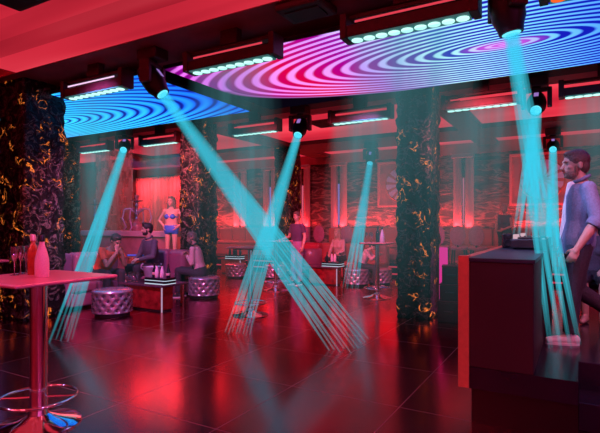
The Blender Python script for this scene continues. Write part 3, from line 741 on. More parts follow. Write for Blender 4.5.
# tub chair
t = thing('tub_chair', 'rounded shiny purple tub chair beside the far glass table', 'armchair', pix(309.5, 13.3, 0), PI+.5); t.scale = (.92, .92, 1)
MB().lathe([(.2, .06), (.29, .08), (.31, .3), (.30, .42), (.02, .44)], 32).build('seat', M['leather'], t, smooth=True)
rs = []
for k in range(25):
    a = math.radians(-20 + 220*k/24); ca, sa = math.cos(a), math.sin(a)
    rs.append([(r_*ca, r_*sa, z) for r_, z in ((.31, .2), (.36, .3), (.38, .6), (.37, .83), (.33, .87), (.28, .83), (.26, .5), (.26, .3))])
MB().rings(rs).build('curved_back', M['leather'], t, smooth='all')
MB().lathe([(.2, 0), (.2, .06)], 24).build('plinth', M['black'], t)
# cushion on the corner sofa
t = thing('throw_cushion', 'shiny patterned red and gold cushion with blue edge on the corner sofa', 'cushion', (-8.62, 7.42, .475), 0)
t.location = pix(135, 10.35, .475); t.rotation_euler = (math.radians(-14), 0, math.radians(25))
def pillow(w, h, d):
    n = 14; rs = MB(); top = []
    for s_ in (-1, 1):
        vs = [(-w/2+w*i/n, s_*d/2*((1-(2*i/n-1)**4)*(1-(2*j/n-1)**4))**.5, h*j/n) for j in range(n+1) for i in range(n+1)]
        rs.add(vs, [(j*(n+1)+i, j*(n+1)+i+1, (j+1)*(n+1)+i+1, (j+1)*(n+1)+i) for j in range(n) for i in range(n)])
    return rs
pillow(.40, .38, .14).build('cover', M['cushion'], t, smooth='all')
MB().cap((-.2, 0, .385), (.2, 0, .385), .022, .022, 10).build('piping', M['cushion_blue'], t, smooth='all')

# ------------------------------------------------------------------ coffee tables and what stands on them
def coffee_table(loc, w, d, label):
    t = thing('coffee_table', label, 'coffee table', loc, 0, 'low glass tables on red lit bases')
    MB().box(-w/2, w/2, -d/2, d/2, .43, .47).build('glass_top', M['top_glass'], t, bevel=.01)
    MB().box(-w/2+.22, w/2-.04, -d/2+.06, -d/2+.32, .03, .43).build('lit_base', M['acrylic_red'], t, bevel=.01)
    MB().box(w/2-.052, w/2-.034, -d/2+.045, -d/2+.063, .0, .43).build('lit_edge', M['edge_light'], t)
    MB().box(-w/2+.24, w/2-.06, -d/2+.08, -d/2+.30, 0, .03).build('plinth', M['black'], t)
    MB().box(-w/2+.05, -w/2+.10, d/2-.10, d/2-.05, 0, .43).build('leg', M['chrome'], t)
    MB().box(w/2-.10, w/2-.05, d/2-.10, d/2-.05, 0, .43).build('leg', M['chrome'], t)
    return t
CT1 = Vector((-6.74, 6.30, 0)); CT2 = Vector((-5.64, 11.0, 0)); CT3 = Vector((-9.3, 11.95, 0))
coffee_table(CT1, 1.09, .66, 'low glass table on glowing red base before the corner sofa')
coffee_table(CT2, 1.05, .62, 'low glass table on red base before the seated woman')
coffee_table(CT3, 1.0, .6, 'low glass table beyond the third column with bottle tray')
def rack(loc, w, label):
    t = thing('bottle_tray', label, 'bottle tray', loc, 0, 'black bottle trays with lit edges')
    for k in range(2):
        MB().box(-w/2, w/2, -.13, .13, .008+k*.055, .055+k*.055).build('tier', M['rack'], t, bevel=.006)
        MB().box(-w/2-.003, w/2+.003, -.133, .133, .0+k*.055, .008+k*.055).build('light_strip', M['rack_light'], t)
    return t
rack(CT1 + Vector((.26, -.08, .47)), .5, 'black bottle tray with lit white edges on the near coffee table')
rack(CT2 + Vector((.28, -.05, .47)), .5, 'black bottle tray with lit edges before the seated woman')
rack(CT3 + Vector((.1, -.05, .47)), .55, 'black bottle tray with lit edges beyond the third column')
zt = .47 + .11
for k, (dx, dy, g, l) in enumerate(((.20, -.10, 'pale_bottle', 'pale pink bottle on near lit tray, nearer the ice bucket'), (.32, -.09, 'pale_bottle', 'pale pink bottle on near lit tray, nearer the man on the pouf'), (.43, -.05, 'dark_glass', 'dark bottle at the end of the near lit tray'), (.09, -.06, 'dark_glass', 'dark bottle on near lit tray beside the ice bucket'))):
    bottle(CT1 + Vector((dx, dy, zt)), .75, l, M[g], M['cork'], 'bottles on the near lit tray', lab=M['pink_cloth'] if g == 'dark_glass' else None)
for k in range(4): bottle(CT2 + Vector((.12+.11*k, -.06+.05*(k % 2), zt)), .75, ['dark bottle on the tray before the seated woman, nearest her hand', 'pale bottle second on the tray before the seated woman', 'pale bottle third on the tray before the seated woman', 'dark bottle at the far end of the tray before the seated woman'][k], M['pale_bottle' if k in (1, 2) else 'dark_glass'], M['cork'], 'bottles on the tray before the woman')
for k in range(4): bottle(CT3 + Vector((-.08+.12*k, -.06+.05*(k % 2), zt)), .8, ['dark bottle on the tray beyond the third column, nearest the column', 'second dark bottle from the column on the far tray', 'third dark bottle from the column on the far tray', 'dark bottle on the far tray, nearest the wide beam'][k], M['dark_glass'], M['foil'], 'bottles on the far tray beyond the column')
t = thing('ice_bucket', 'silver ice bucket with two handles on the near coffee table', 'ice bucket', CT1 + Vector((-.12, .08, .47)), .6); t.scale = (1.2,)*3
t.rotation_euler.z = .5
MB().lathe([(.02, 0), (.09, 0), (.10, .02), (.135, .22), (.142, .225), (.13, .215), (.10, .18), (.02, .17)], 30).build('pail', M['bucket'], t, smooth=True)
for s_ in (-1, 1):
    MB().tube([(s_*.13, 0, .17), (s_*.17, 0, .20), (s_*.165, 0, .25), (s_*.135, 0, .27)], .010, 8).build('handle', M['bucket'], t, smooth='all')
MB().ell((0, 0, .19), (.12, .12, .05)).build('ice', M['ice'], t)
for k in range(6):
    i, j = k % 3, k//3
    flute(CT1 + Vector((-.47+.085*i, -.22+.11*j, .47)), .75, ['glass at the front corner of near coffee table', 'glass in the front row of near coffee table, middle', 'glass in the front row of near coffee table next to the lit tray', 'glass in the back row of near coffee table, outermost', 'glass in the back row of near coffee table, middle', 'glass in the back row of near coffee table beside the ice bucket'][k], 'glasses on the near coffee table')

# ------------------------------------------------------------------ DJ stage and booth
struct(MB().box(-.73, .0, 3.875, 4.45, .265, .43).build('stage_front_trim_1', M['stage_floor']))
s1 = struct(MB().box(-.73, 3.9, 4.45, 9.0, 0, .43).build('stage_floor', M['stage_floor'], bevel=.005), 'raised DJ stage floor')
s1.name = 'stage_floor'
struct(MB().box(-.715, .0, 3.89, 4.45, 0, .265).build('stage_front_trim_2', M['plinth']))
struct(MB().box(0.0, 3.9, 4.12, 4.45, 0, .21).build('stage_step_floor', M['stage_floor'], bevel=.005))
t = thing('dj_booth', 'tall dark DJ booth with a red lit corner strip on the stage', 'dj booth', (0, 0, 0))
MB().box(-.73, -.28, 3.875, 6.7, .43, 1.24).build('body', M['booth'], t, bevel=.006)
MB().box(-.74, -.27, 3.865, 6.72, 1.24, 1.27).build('worktop', M['booth_top'], t, bevel=.004)
MB().box(-.81, -.73, 3.86, 3.94, .265, 1.285).build('corner_strip', M['brass'], t, bevel=.004)
MB().box(-.81, -.74, 3.94, 6.7, .265, 1.27).build('side_panel', M['brass'], t, bevel=.004)
def deck(y, label, kind):
    t = thing('dj_mixer' if kind == 'mixer' else 'dj_player', label, 'dj mixer' if kind == 'mixer' else 'dj player', (-.445, y, 1.2715), 0, None if kind == 'mixer' else 'black DJ players on the booth')
    MB().box(-.16, .17, -.17, .17, .012, .105).build('case', M['deck'], t, bevel=.01)
    for a in (-1, 1):
        for b in (-1, 1): MB().lathe([(.015, 0), (.015, .014)], 10, (a*.12, b*.13, 0)).build('foot', M['black'], t)
    if kind == 'mixer':
        for i in range(4):
            for j in range(4): MB().lathe([(.010, .105), (.010, .125), (.006, .128)], 10, (-.12+.06*i, -.11+.07*j, 0)).build('knob', M['deck_light' if (i+j) % 3 == 0 else 'jog'], t)
        for j in range(3): MB().box(.08, .15, -.11+.09*j, -.10+.09*j, .105, .115).build('fader', M['jog'], t)
    else:
        MB().lathe([(.12, .105), (.12, .118), (.10, .125), (.01, .125)], 32).build('jog_wheel', M['jog'], t, smooth=True)
        MB().box(-.14, -.10, -.10, .10, .105, .15).build('screen', M['deck_light'], t)
        for j in range(3): MB().lathe([(.012, .105), (.012, .113)], 12, (.14, -.12+.05*j, 0)).build('play_button', M['deck_light'], t)
    return t
deck(5.52, 'black DJ player on the booth, closest to the booth front', 'player')
deck(5.88, 'black DJ mixer with small knobs in the middle of the booth', 'mixer')
deck(6.24, 'black DJ player on the booth beyond the mixer', 'player')
for k, (x, y) in enumerate(((-.675, 6.15), (-.675, 5.72))):
    t = thing('monitor_speaker', ['small dark monitor speaker at the far corner of booth worktop', 'small dark monitor speaker on booth beside the DJ players'][k], 'speaker', (x, y, 1.2715), .2, 'small monitor speakers on the booth')
    MB().box(-.05, .05, -.07, .07, 0, .15).build('cabinet', M['deck'], t, bevel=.01)
    MB().lathe([(.038, 0), (.034, .008), (.01, .002)], 20, mtx=Matrix.Translation((0, -.071, .055)) @ Matrix.Rotation(PI/2, 4, 'X')).build('woofer', M['jog'], t, smooth=True)
    MB().lathe([(.02, 0), (.016, .006)], 16, mtx=Matrix.Translation((0, -.071, .12)) @ Matrix.Rotation(PI/2, 4, 'X')).build('tweeter', M['jog'], t, smooth=True)
# magenta light panel and stacked cases beside the booth
q = pix(443.5, 8.0, 0)
t = thing('light_column', 'slim magenta lit pillar between marble column and DJ booth', 'floor light', (q.x, q.y, 0))
MB().box(-.06, .06, -.04, .04, .03, 1.14).build('light_panel', M['magenta'], t)
MB().box(-.09, .09, -.07, .07, 0, .03).build('base', M['black'], t)
for k, (px, d, w, h, l) in enumerate(((451, 7.6, .34, .34, 'lowest black flight case beside the DJ booth'), (451, 7.6, .31, .26, 'middle black flight case beside the DJ booth'), (451.5, 7.6, .28, .28, 'topmost black flight case beside the DJ booth'))):
    q = pix(px, d, sum((.34, .26, .28)[:k])); t = thing('flight_case', l, 'flight case', q, .1*k, 'stacked black flight cases')
    MB().box(-w/2, w/2, -w/2, w/2, 0, h-.03).build('body', M['black'], t, bevel=.012)
    MB().box(-w/2-.004, w/2+.004, -w/2-.004, w/2+.004, h-.03, h).build('lid', M['fixture'], t, bevel=.01)
    MB().cap((-.06, -w/2-.012, h*.5), (.06, -w/2-.012, h*.5), .010, .010, 8).build('handle', M['jog'], t)
# dancer podium and bench behind the DJ
t = thing('dance_podium', 'low dark podium under the dancer in blue', 'podium', (-8.38, 8.4, 0))
MB().lathe([(.30, 0), (.30, .44), (.27, .44)], 36).build('drum', M['wall_dark'], t, smooth=True)
MB().lathe([(.31, .44), (.31, .5), (.30, .5)], 36).build('top_disc', M['counter'], t, smooth=True)

# ------------------------------------------------------------------ people
def frame_from(f, up=Vector((0, 0, 1))):
    f = Vector(f).normalized(); l = up.cross(f).normalized(); u = f.cross(l); return f, l, u
def remesh(mb, vox, smooth=4, deform=None):
    me = mb.mesh('tmp'); o = bpy.data.objects.new('tmp', me); COL.objects.link(o)
    r = o.modifiers.new('r', 'REMESH'); r.mode = 'VOXEL'; r.voxel_size = vox
    s = o.modifiers.new('s', 'SMOOTH'); s.factor = .5; s.iterations = smooth
    dg = bpy.context.evaluated_depsgraph_get(); dg.update()
    out = bpy.data.meshes.new_from_object(o.evaluated_get(dg))
    bpy.data.objects.remove(o); bpy.data.meshes.remove(me)
    if deform:
        for v in out.vertices: v.co = deform(v.co)
    for p in out.polygons: p.use_smooth = True
    return out
def lerp(a, b, t): return Vector(a)*(1-t) + Vector(b)*t
def torso(mb, J, inf, lo=-.10, hi=1.0, g=1.0):
    P, C, Nk = J['pelvis'], J['chest'], J['neck']
    lat_p = (J['hip_l']-J['hip_r']).normalized(); lat_c = (J['sh_l']-J['sh_r']).normalized()
    keys = [(-.47, .13, .10), (-.34, .14 if lo < -.45 else .13, .105 if lo < -.45 else .095), (-.2, .165, .115), (0, .172*g, .118), (.28, .155*g, .108), (.5, .142*g, .10), (.75, .158, .108), (1.0, .168, .115), (1.35, .168, .105), (1.65, .155, .085), (1.85, .085, .062), (2.0, .058, .055)]
    rs = []
    for (t, hw, hd) in keys:
        if t < lo or t > hi*2: continue
        if t <= 1: p = P + (C-P)*t
        else: p = C + (Nk-C)*(t-1)
        ax = ((C-P).normalized()*(1-min(max(t/2, 0), 1)) + (Nk-C).normalized()*min(max(t/2, 0), 1)).normalized()
        lat = (lat_p*(1-min(max(t/2,0),1)) + lat_c*min(max(t/2,0),1)); lat = (lat - ax*lat.dot(ax)).normalized(); fw = lat.cross(ax)
        rs.append([tuple(p + lat*(hw+inf)*math.copysign(abs(math.cos(2*PI*i/20))**.85, math.cos(2*PI*i/20)) + fw*(hd+inf)*math.sin(2*PI*i/20)) for i in range(20)])
    mb.rings(rs)
def hand(mb, W, d, n, side, curl, s=1.0):
    """palm, four fingers and a thumb; d along the hand, n = palm side, side = direction of the thumb"""
    d = Vector(d).normalized(); n = Vector(n); n = (n - d*n.dot(d)).normalized(); w = d.cross(n)
    if w.dot(Vector(side)) < 0: w = -w
    c = W + d*.052*s
    mb.cap(W - d*.02*s, W + d*.03*s, .027*s, .028*s)
    mb.ell(c, (.052*s, .040*s, .016*s), (d, w, n))
    mb.ell(c + d*.018*s, (.038*s, .041*s, .0145*s), (d, w, n))
    for i, ln in enumerate((.072, .08, .074, .058)):
        b = c + d*(.042 - .004*abs(i-1.2))*s + w*(.031-.0205*i)*s; a = 0; dd = d
        spread = (w*(.16-.1*i)); r0 = .0088*s
        for k, fr in enumerate((.46, .31, .23)):
            a += curl*(.8 if k == 0 else 1.0) + .06*i
            dd = (d*math.cos(a) + n*math.sin(a) + spread*.35).normalized()
            e = b + dd*ln*fr*s; mb.cap(b, e, r0, r0*.92, 8); b = e; r0 *= .92
    b = W + d*.022*s + w*.026*s
    e = b + (d*.62 + w*.62 + n*.3).normalized()*.042*s; mb.cap(b, e, .0135*s, .011*s, 8)
    e2 = e + (d*.85 + w*.15 + n*.45).normalized()*.034*s; mb.cap(e, e2, .011*s, .009*s, 8)
def person(label, loc, yaw, J, o):
    """J: joints in metres, x forward, y left, z up.  o: outfit and head options"""
    J = {k: Vector(v) for k, v in J.items()}
    t = thing('person', label, 'person', loc, yaw); t.scale = (o.get('scale', 1),)*3
    vox = o.get('vox', .009); hs = o.get('hs', 1.0); g = o.get('g', 1.0); lm = o.get('limb', 1.0)
    hf, hl, hu = frame_from(o.get('face', (1, 0, 0))); H = J['head']
    # body
    mb = MB(); torso(mb, J, 0, -.35, 1.0, g)
    mb.cap(J['neck']-hu*.03, H - hu*.05*hs - hf*.012, .058*lm, .052*lm)
    mb.ell(H + hu*.030*hs - hf*.006, (.098*hs, .077*hs, .093*hs), (hf, hl, hu), 18, 12)
    mb.ell(H - hu*.040*hs + hf*.022*hs, (.068*hs, .057*hs, .074*hs), (hf, hl, hu), 16, 10)
    mb.ell(H - hu*.088*hs + hf*.064*hs, (.024*hs, .026*hs, .020*hs), (hf, hl, hu))            # chin
    mb.cap(H + hf*.088*hs + hu*.012*hs, H + hf*.108*hs - hu*.026*hs, .009*hs, .0145*hs)         # nose
    mb.ell(H + hf*.084*hs + hu*.030*hs, (.016*hs, .05*hs, .011*hs), (hf, hl, hu))               # brow
    mb.ell(H + hf*.082*hs - hu*.058*hs, (.015*hs, .026*hs, .013*hs), (hf, hl, hu))              # mouth mound
    for s in (1, -1):
        mb.ell(H + hl*s*.043*hs + hf*.056*hs - hu*.020*hs, (.024*hs, .018*hs, .017*hs), (hf, hl, hu))   # cheekbone
        mb.ell(H + hl*s*.078*hs - hf*.012*hs - hu*.006*hs, (.019*hs, .010*hs, .032*hs), (hf, hl, hu))   # ear
    for s, q in ((1, '_l'), (-1, '_r')):
        sh, el, wr = J['sh'+q], J['el'+q], J['wr'+q]
        mb.ell(sh, (.062*lm, .06*lm, .062*lm)); mb.cap(lerp(J['neck'], J['chest'], .35), sh, .06*lm, .052*lm)
        mb.cap(sh, el, .050*lm, .040*lm); mb.cap(el, lerp(el, wr, .35), .039*lm, .041*lm); mb.cap(lerp(el, wr, .35), wr, .041*lm, .027*lm)
        hd = J.get('hd'+q, (wr-el)); nn = J.get('pn'+q, Vector((0, -s, 0))); sd = J.get('th'+q, Vector((1, 0, .3)))
        hand(mb, wr, hd, nn, sd, o.get('curl', .35), o.get('hand', 1.0))
        hp, kn, an = J['hip'+q], J['kn'+q], J['an'+q]
        mb.cap(hp, kn, .085*lm*g, .056*lm); mb.cap(kn, lerp(kn, an, .35), .054*lm, .056*lm); mb.cap(lerp(kn, an, .35), an, .056*lm, .038*lm)
        fd = J.get('ft'+q, Vector((1, .12*s, 0))).normalized(); toe = an + fd*.165 - Vector((0, 0, .045))
        mb.cap(an - fd*.035 - Vector((0, 0, .035)), an + fd*.07 - Vector((0, 0, .035)), .036, .038); mb.cap(an, an + fd*.08 - Vector((0,0,.03)), .036, .034); mb.cap(an + fd*.06 - Vector((0, 0, .042)), toe, .036, .028)
    if g > 1.02:
        for s in (1, -1): mb.ell(J['chest'] + Vector((.085, s*.07, -.01)), (.055, .058, .058))
    eyes = [H + hl*s*.031*hs + hf*.079*hs + hu*.008*hs for s in (1, -1)]
    def dfm(co):
        for e in eyes:
            d = (co-e).length
            if d < .03: co = co - hf*.009*hs*math.exp(-(d/.014)**2)
        return co
    link('body', remesh(mb, vox, 3, dfm), o['skin'], t)
    for e, s in zip(eyes, (1, -1)):
        m = MB(); m.ell(e - hf*.0145*hs, (.0125*hs, .0135*hs, .0105*hs), (hf, hl, hu)); ey = m.build('eye', M['eye_white'], t, smooth='all')
        m = MB(); m.ell(e - hf*.0045*hs, (.004*hs, .006*hs, .006*hs), (hf, hl, hu)); m.build('iris', M['iris'], ey, smooth='all')
        m = MB(); m.ell(e + hu*.021*hs + hf*.012*hs, (.008*hs, .02*hs, .005*hs), (hf, hl, hu)); m.build('eyebrow', o['hair'], t, smooth='all')
    m = MB(); m.ell(H + hf*.093*hs - hu*.058*hs, (.009*hs, .021*hs, .008*hs), (hf, hl, hu)); m.build('lips', M['lip'], t, smooth='all')
    # hair
    m = MB(); m.ell(H + hu*.045*hs - hf*.014*hs, (.101*hs, .086*hs, .092*hs), (hf, hl, hu), 18, 12)
    m.ell(H + hu*.092*hs + hf*.030*hs, (.062*hs, .066*hs, .034*hs), (hf, hl, hu)); m.ell(H - hu*.01*hs - hf*.052*hs, (.056*hs, .076*hs, .072*hs), (hf, hl, hu))
    if o.get('long'):
        m.cap(H - hf*.05*hs + hl*.03, H - hf*.06 - hu*.27 + hl*.04, .06*hs, .045); m.cap(H - hf*.05*hs - hl*.03, H - hf*.06 - hu*.27 - hl*.04, .06*hs, .045)
        for s in (1, -1): m.cap(H + hl*s*.075*hs, H + hl*s*.085 - hu*.2 - hf*.01, .03*hs, .025)
    if o.get('tuft'): m.ell(H + hu*.118*hs + hf*.05*hs, (.05*hs, .06*hs, .03*hs), (hf, hl, hu))
    link('hair', remesh(m, .007, 3), o['hair'], t)
    if o.get('beard'):
        m = MB(); m.ell(H - hu*.068*hs + hf*.026*hs, (.0685*hs, .0588*hs, .052*hs), (hf, hl, hu)); m.ell(H - hu*.090*hs + hf*.064*hs, (.029*hs, .030*hs, .022*hs), (hf, hl, hu))
        for s in (1, -1): m.ell(H + hl*s*.061*hs - hu*.030*hs + hf*.016*hs, (.015*hs, .010*hs, .036*hs), (hf, hl, hu))
        m.ell(H - hu*.044*hs + hf*.094*hs, (.012*hs, .026*hs, .006*hs), (hf, hl, hu))
        link('beard', remesh(m, .005, 2), o.get('beardmat', o['hair']), t)
    # top
    if o.get('top'):
        m = MB(); torso(m, J, o.get('inf', .014), o.get('hem', -.25), .93, g)
        for s, q in ((1, '_l'), (-1, '_r')):
            sh, el, wr = J['sh'+q], J['el'+q], J['wr'+q]; sl = o.get('sleeve', 'long')
            m.ell(sh, (.064*lm, .062*lm, .064*lm)); m.cap(lerp(J['neck'], J['chest'], .40), sh, .058*lm, .060*lm)
            if sl == 'none': continue
            if sl == 'short': m.cap(sh, lerp(sh, el, .62), .060*lm, .061*lm, 14, (True, False))
            else:
                m.cap(sh, el, .060*lm, .054*lm, 14)
                e = .22 if sl == 'rolled' else .94
                m.cap(el, lerp(el, wr, e), .056*lm, .056*lm if sl == 'rolled' else .042*lm, 14, (True, False))
                if sl == 'rolled': m.cap(lerp(el, wr, .06), lerp(el, wr, .22), .064*lm, .062*lm, 14, (False, False))
        if o.get('collar'):
            mc = MB(); mc.tube([J['neck'] + Vector((.062*math.cos(a), .075*math.sin(a), .018-.03*math.cos(a))) for a in [2*PI*i/20 for i in range(20)]], .017, 8, loop=True); mc.build('collar', o['collar'], t, smooth='all')
        if g > 1.02:
            for s in (1, -1): m.ell(J['chest'] + Vector((.09, s*.07, -.01)), (.06, .064, .064))
        link('shirt', remesh(m, vox*1.15, 4), o['top'], t)
    if o.get('tee'):       # white tee showing in the open shirt front
        m = MB(); C, P, Nk = J['chest'], J['pelvis'], J['neck']
        for a, b, r in ((lerp(P, C, .05), lerp(P, C, .6), .05), (lerp(P, C, .6), C, .05), (C, lerp(C, Nk, .8), .045)): m.cap(a + Vector((.104, .0, 0)), b + Vector((.106 if b is C else (.080 if b.z > C.z else .104), .0, 0)), r, r)
        link('undershirt', remesh(m, .01, 4), o['tee'], t)
    # bottom
    if o.get('bottom'):
        m = MB(); torso(m, J, .016, -.35, .14, g); kind = o.get('bkind', 'trousers')
        for s, q in ((1, '_l'), (-1, '_r')):
            hp, kn, an = J['hip'+q], J['kn'+q], J['an'+q]
            if kind == 'bikini': m.cap(hp, lerp(hp, kn, .08), .092*g, .085*g); continue
            m.cap(hp, kn, .099*lm*g, .072*lm)
            if kind == 'shorts': continue
            m.cap(kn, lerp(kn, an, .93), .072*lm, .058*lm, 14, (True, False))
        link('trousers' if kind == 'trousers' else ('bikini_bottom' if kind == 'bikini' else 'shorts'), remesh(m, vox*1.15, 4), o['bottom'], t)
    if o.get('bikini_top'):
        m = MB()
        for s in (1, -1): m.ell(J['chest'] + Vector((.09, s*.07, -.01)), (.06, .064, .062))
        C = J['chest']; m.tube([C + Vector((.112*math.cos(a), .168*math.sin(a), -.02)) for a in [2*PI*i/24 for i in range(24)]], .013, 8, loop=True)
        link('bikini_top', remesh(m, .008, 3), o['bikini_top'], t)
    if o.get('shoe'):
        for s, q in ((1, '_l'), (-1, '_r')):
            an = J['an'+q]; fd = J.get('ft'+q, Vector((1, .12*s, 0))).normalized(); z = Vector((0, 0, 1)); lf = z.cross(fd)
            m = MB(); m.cap(an - fd*.04 - z*.03, an + fd*.05 - z*.035, .046, .045); m.cap(an + fd*.05 - z*.038, an + fd*.175 - z*.045, .046, .036); m.cap(an - z*.0, an - z*.03, .048, .05)
            sh = link('shoe', remesh(m, .008, 3), o['shoe'], t)
            rs = []
            for zz in (-.08, -.058):
                rs.append([tuple(an + fd*(.065 + .145*math.cos(a)) + lf*.05*math.sin(a)*(1 - .15*math.cos(a)) + z*zz) for a in [2*PI*i/24 for i in range(24)]])
            MB().rings(rs).build('sole', M['sole'], sh)
    return t
def stand(H=1.8, **kw):
    s = H/1.8
    J = dict(pelvis=(0,0,.98), chest=(.0,0,1.30), neck=(-.015,0,1.52), head=(.015,0,1.675), hip_l=(0,.092,.93), hip_r=(0,-.092,.93), kn_l=(.015,.10,.50), kn_r=(.015,-.10,.50), an_l=(0,.105,.08), an_r=(0,-.105,.08),
             sh_l=(-.01,.172,1.44), sh_r=(-.01,-.172,1.44), el_l=(-.03,.24,1.17), el_r=(-.03,-.24,1.17), wr_l=(.06,.25,.93), wr_r=(.06,-.25,.93))
    J.update(kw); J = {k: (Vector(v)*s if not k.startswith(('ft','pn','th','hd')) else Vector(v)) for k, v in J.items()}; return J
def sit(hs=.45, lean=.05, **kw):
    z = hs + .10
    J = dict(pelvis=(0,0,z), chest=(lean*1.0,0,z+.33), neck=(lean*1.6,0,z+.55), head=(lean*1.6+.05,0,z+.705), hip_l=(.02,.095,z-.03), hip_r=(.02,-.095,z-.03), kn_l=(.45,.14,z+.0), kn_r=(.45,-.14,z+.0), an_l=(.44,.14,.08), an_r=(.44,-.14,.08))
    c = Vector(J['chest']); J.update(sh_l=c+Vector((lean*.3,.168,.145)), sh_r=c+Vector((lean*.3,-.168,.145)))
    J.update(el_l=Vector(J['sh_l'])+Vector((.08,.06,-.27)), el_r=Vector(J['sh_r'])+Vector((.08,-.06,-.27)), wr_l=(.33,.13,z+.12), wr_r=(.33,-.13,z+.12), pn_l=(0,0,-1), pn_r=(0,0,-1))
    J.update(kw); return J

def yaw_to(dx, dy): return math.atan2(dy, dx)
# the DJ: standing in profile at the booth, hand lowered beside his trousers
Jd = stand(1.77, chest=(-.005,0,1.30), neck=(-.005,0,1.525), head=(.045,.0,1.672), el_l=(-.05,.27,1.155), wr_l=(.11,.27,.90), hd_l=(.45,.0,-.9), pn_l=(-.3,-1,0), th_l=(1,0,.2),
           el_r=(-.02,-.25,1.17), wr_r=(.06,-.25,.92), pelvis=(.03,0,.98), hip_l=(.03,.092,.93), hip_r=(.02,-.092,.93), kn_l=(.10,.10,.50), an_l=(.12,.10,.08), kn_r=(.0,-.10,.49), an_r=(-.36,-.11,.25), ft_l=(1,.0,0), ft_r=(.6,0,-.8))
person('bearded DJ man in open denim shirt and white tee standing in profile', (.02, 5.16, .43), yaw_to(-1, -.30), Jd,
       dict(skin=M['skin'], hair=M['hair_brown'], beard=True, top=M['denim'], sleeve='rolled', collar=M['denim'], tee=M['white_cloth'], bottom=M['dark_cloth'], shoe=M['shoe_white'], vox=.0065, curl=.5, hem=-.5, inf=.028, beardmat=M['stubble'], face=(1, .05, -.02), limb=1.08, hs=1.10))
# someone seated on a bench behind the DJ: only bare lower legs show
t = thing('bench', 'black bench under the seated person behind the DJ', 'bench', (.14, 6.62, .43))
MB().box(-.3, .3, -.2, .2, .36, .43).build('seat', M['black'], t, bevel=.02)
for a in (-1, 1):
    for b in (-1, 1): MB().box(a*.25-.02, a*.25+.02, b*.15-.02, b*.15+.02, 0, .36).build('leg', M['black_metal'], t)
person('person with bare lower legs seated behind the DJ', (.16, 6.62, .43), yaw_to(-.1, -1), sit(.43, .0, an_l=(.44,.12,.08), an_r=(.40,-.06,.08), kn_r=(.44,-.08,.53)),
       dict(skin=M['skin'], hair=M['hair'], top=M['grey_cloth'], bottom=M['dark_cloth'], bkind='shorts', g=1.04, long=True, scale=.92))
# woman by the banquette behind the booth
q = pix(501.5, 12.0, .42)
person('woman in dark sleeveless top standing behind the booth near the banquette', (q.x, 13.45, .42), yaw_to(-.5, -1), stand(1.62, wr_l=(.2,.12,1.08), el_l=(.02,.25,1.17), wr_r=(.2,-.12,1.08), el_r=(.02,-.25,1.17)),
       dict(skin=M['skin'], hair=M['hair_blond'], top=M['mauve_cloth'], sleeve='none', bottom=M['dark_cloth'], shoe=M['black'], g=1.04, limb=.88))
# man in red leaning forward on the corner sofa, hand at his face
Ja = sit(.46, .30, chest=(.24,0,.83), neck=(.40,0,1.0), head=(.50,0,1.12), sh_l=(.33,.18,.96), sh_r=(.33,-.18,.96), el_l=(.50,.17,.70), wr_l=(.57,.07,.90), el_r=(.50,-.17,.70), wr_r=(.60,-.05,.93), hd_r=(-.1,.1,1), hd_l=(.2,-.5,.8), pn_r=(-1,.3,0), pn_l=(-1,-.3,0), th_r=(0,1,0), th_l=(0,-1,0))
person('man in red tee leaning forward on the sofa with hand at his face', (-8.06, 6.18, 0), yaw_to(1, -.12), Ja,
       dict(skin=M['skin_dark'], hair=M['hair'], top=M['red_cloth'], sleeve='short', bottom=M['dark_cloth'], shoe=M['black'], face=(1, 0, -.55), curl=.7, scale=1.08))
# man in charcoal jacket on the back of the sofa
person('man in charcoal jacket seated upright in the middle of the corner sofa', pix(153, 10.25, .02), yaw_to(-.15, -1), sit(.47, .06, wr_l=(.36,.05,.72), wr_r=(.34,-.06,.72), head=(.13,0,1.29)),
       dict(skin=M['skin'], hair=M['hair'], beard=True, tuft=True, top=M['grey_cloth'], collar=M['grey_cloth'], bottom=M['dark_cloth'], shoe=M['black'], face=(1, -.55, -.05), scale=1.08, curl=.6))
# man on the tufted pouf
q = pix(201, 10.1, 0)
person('man in pale pink top with dark collar on the pouf by the marble column', q, yaw_to(-1, -.45), sit(.43, .10, head=(.20,0,1.235), neck=(.13,0,1.08), wr_l=(.30,.0,.86), el_l=(.13,.2,.72), wr_r=(.28,-.03,.90), el_r=(.14,-.2,.74), kn_l=(.46,.10,.56), kn_r=(.47,-.12,.56)),
       dict(skin=M['skin_dark'], hair=M['hair_brown'], beard=True, top=M['pink_cloth'], collar=M['black'], bottom=M['dark_cloth'], shoe=M['black'], face=(1, .1, -.25), curl=.7))
# dancer in blue on the podium
person('dancer in blue bikini standing with hands on hips before the glass screen', (-8.38, 8.4, .502), yaw_to(.35, -1), stand(1.68, el_l=(-.06,.37,1.2), wr_l=(.03,.19,1.04), el_r=(-.06,-.37,1.2), wr_r=(.03,-.19,1.04), pn_l=(0,-1,0), pn_r=(0,1,0), hd_l=(.5,-.3,-.6), hd_r=(.5,.3,-.6), an_r=(.06,-.13,.08)),
       dict(skin=M['skin'], hair=M['hair_brown'], long=True, bottom=M['blue_cloth'], bkind='bikini', bikini_top=M['blue_cloth'], g=1.06, limb=.86))
# standing man in dark tee
q = pix(297, 12.2, 0)
person('man in dark tee and light trousers standing before the far column', q, yaw_to(-.25, -1), stand(1.85, wr_r=(.24,-.30,1.10), el_r=(.0,-.27,1.17)),
       dict(skin=M['skin'], hair=M['hair_brown'], top=M['mauve_cloth'], sleeve='short', bottom=M['light_trousers'], shoe=M['black'], face=(1, .35, -.1)))
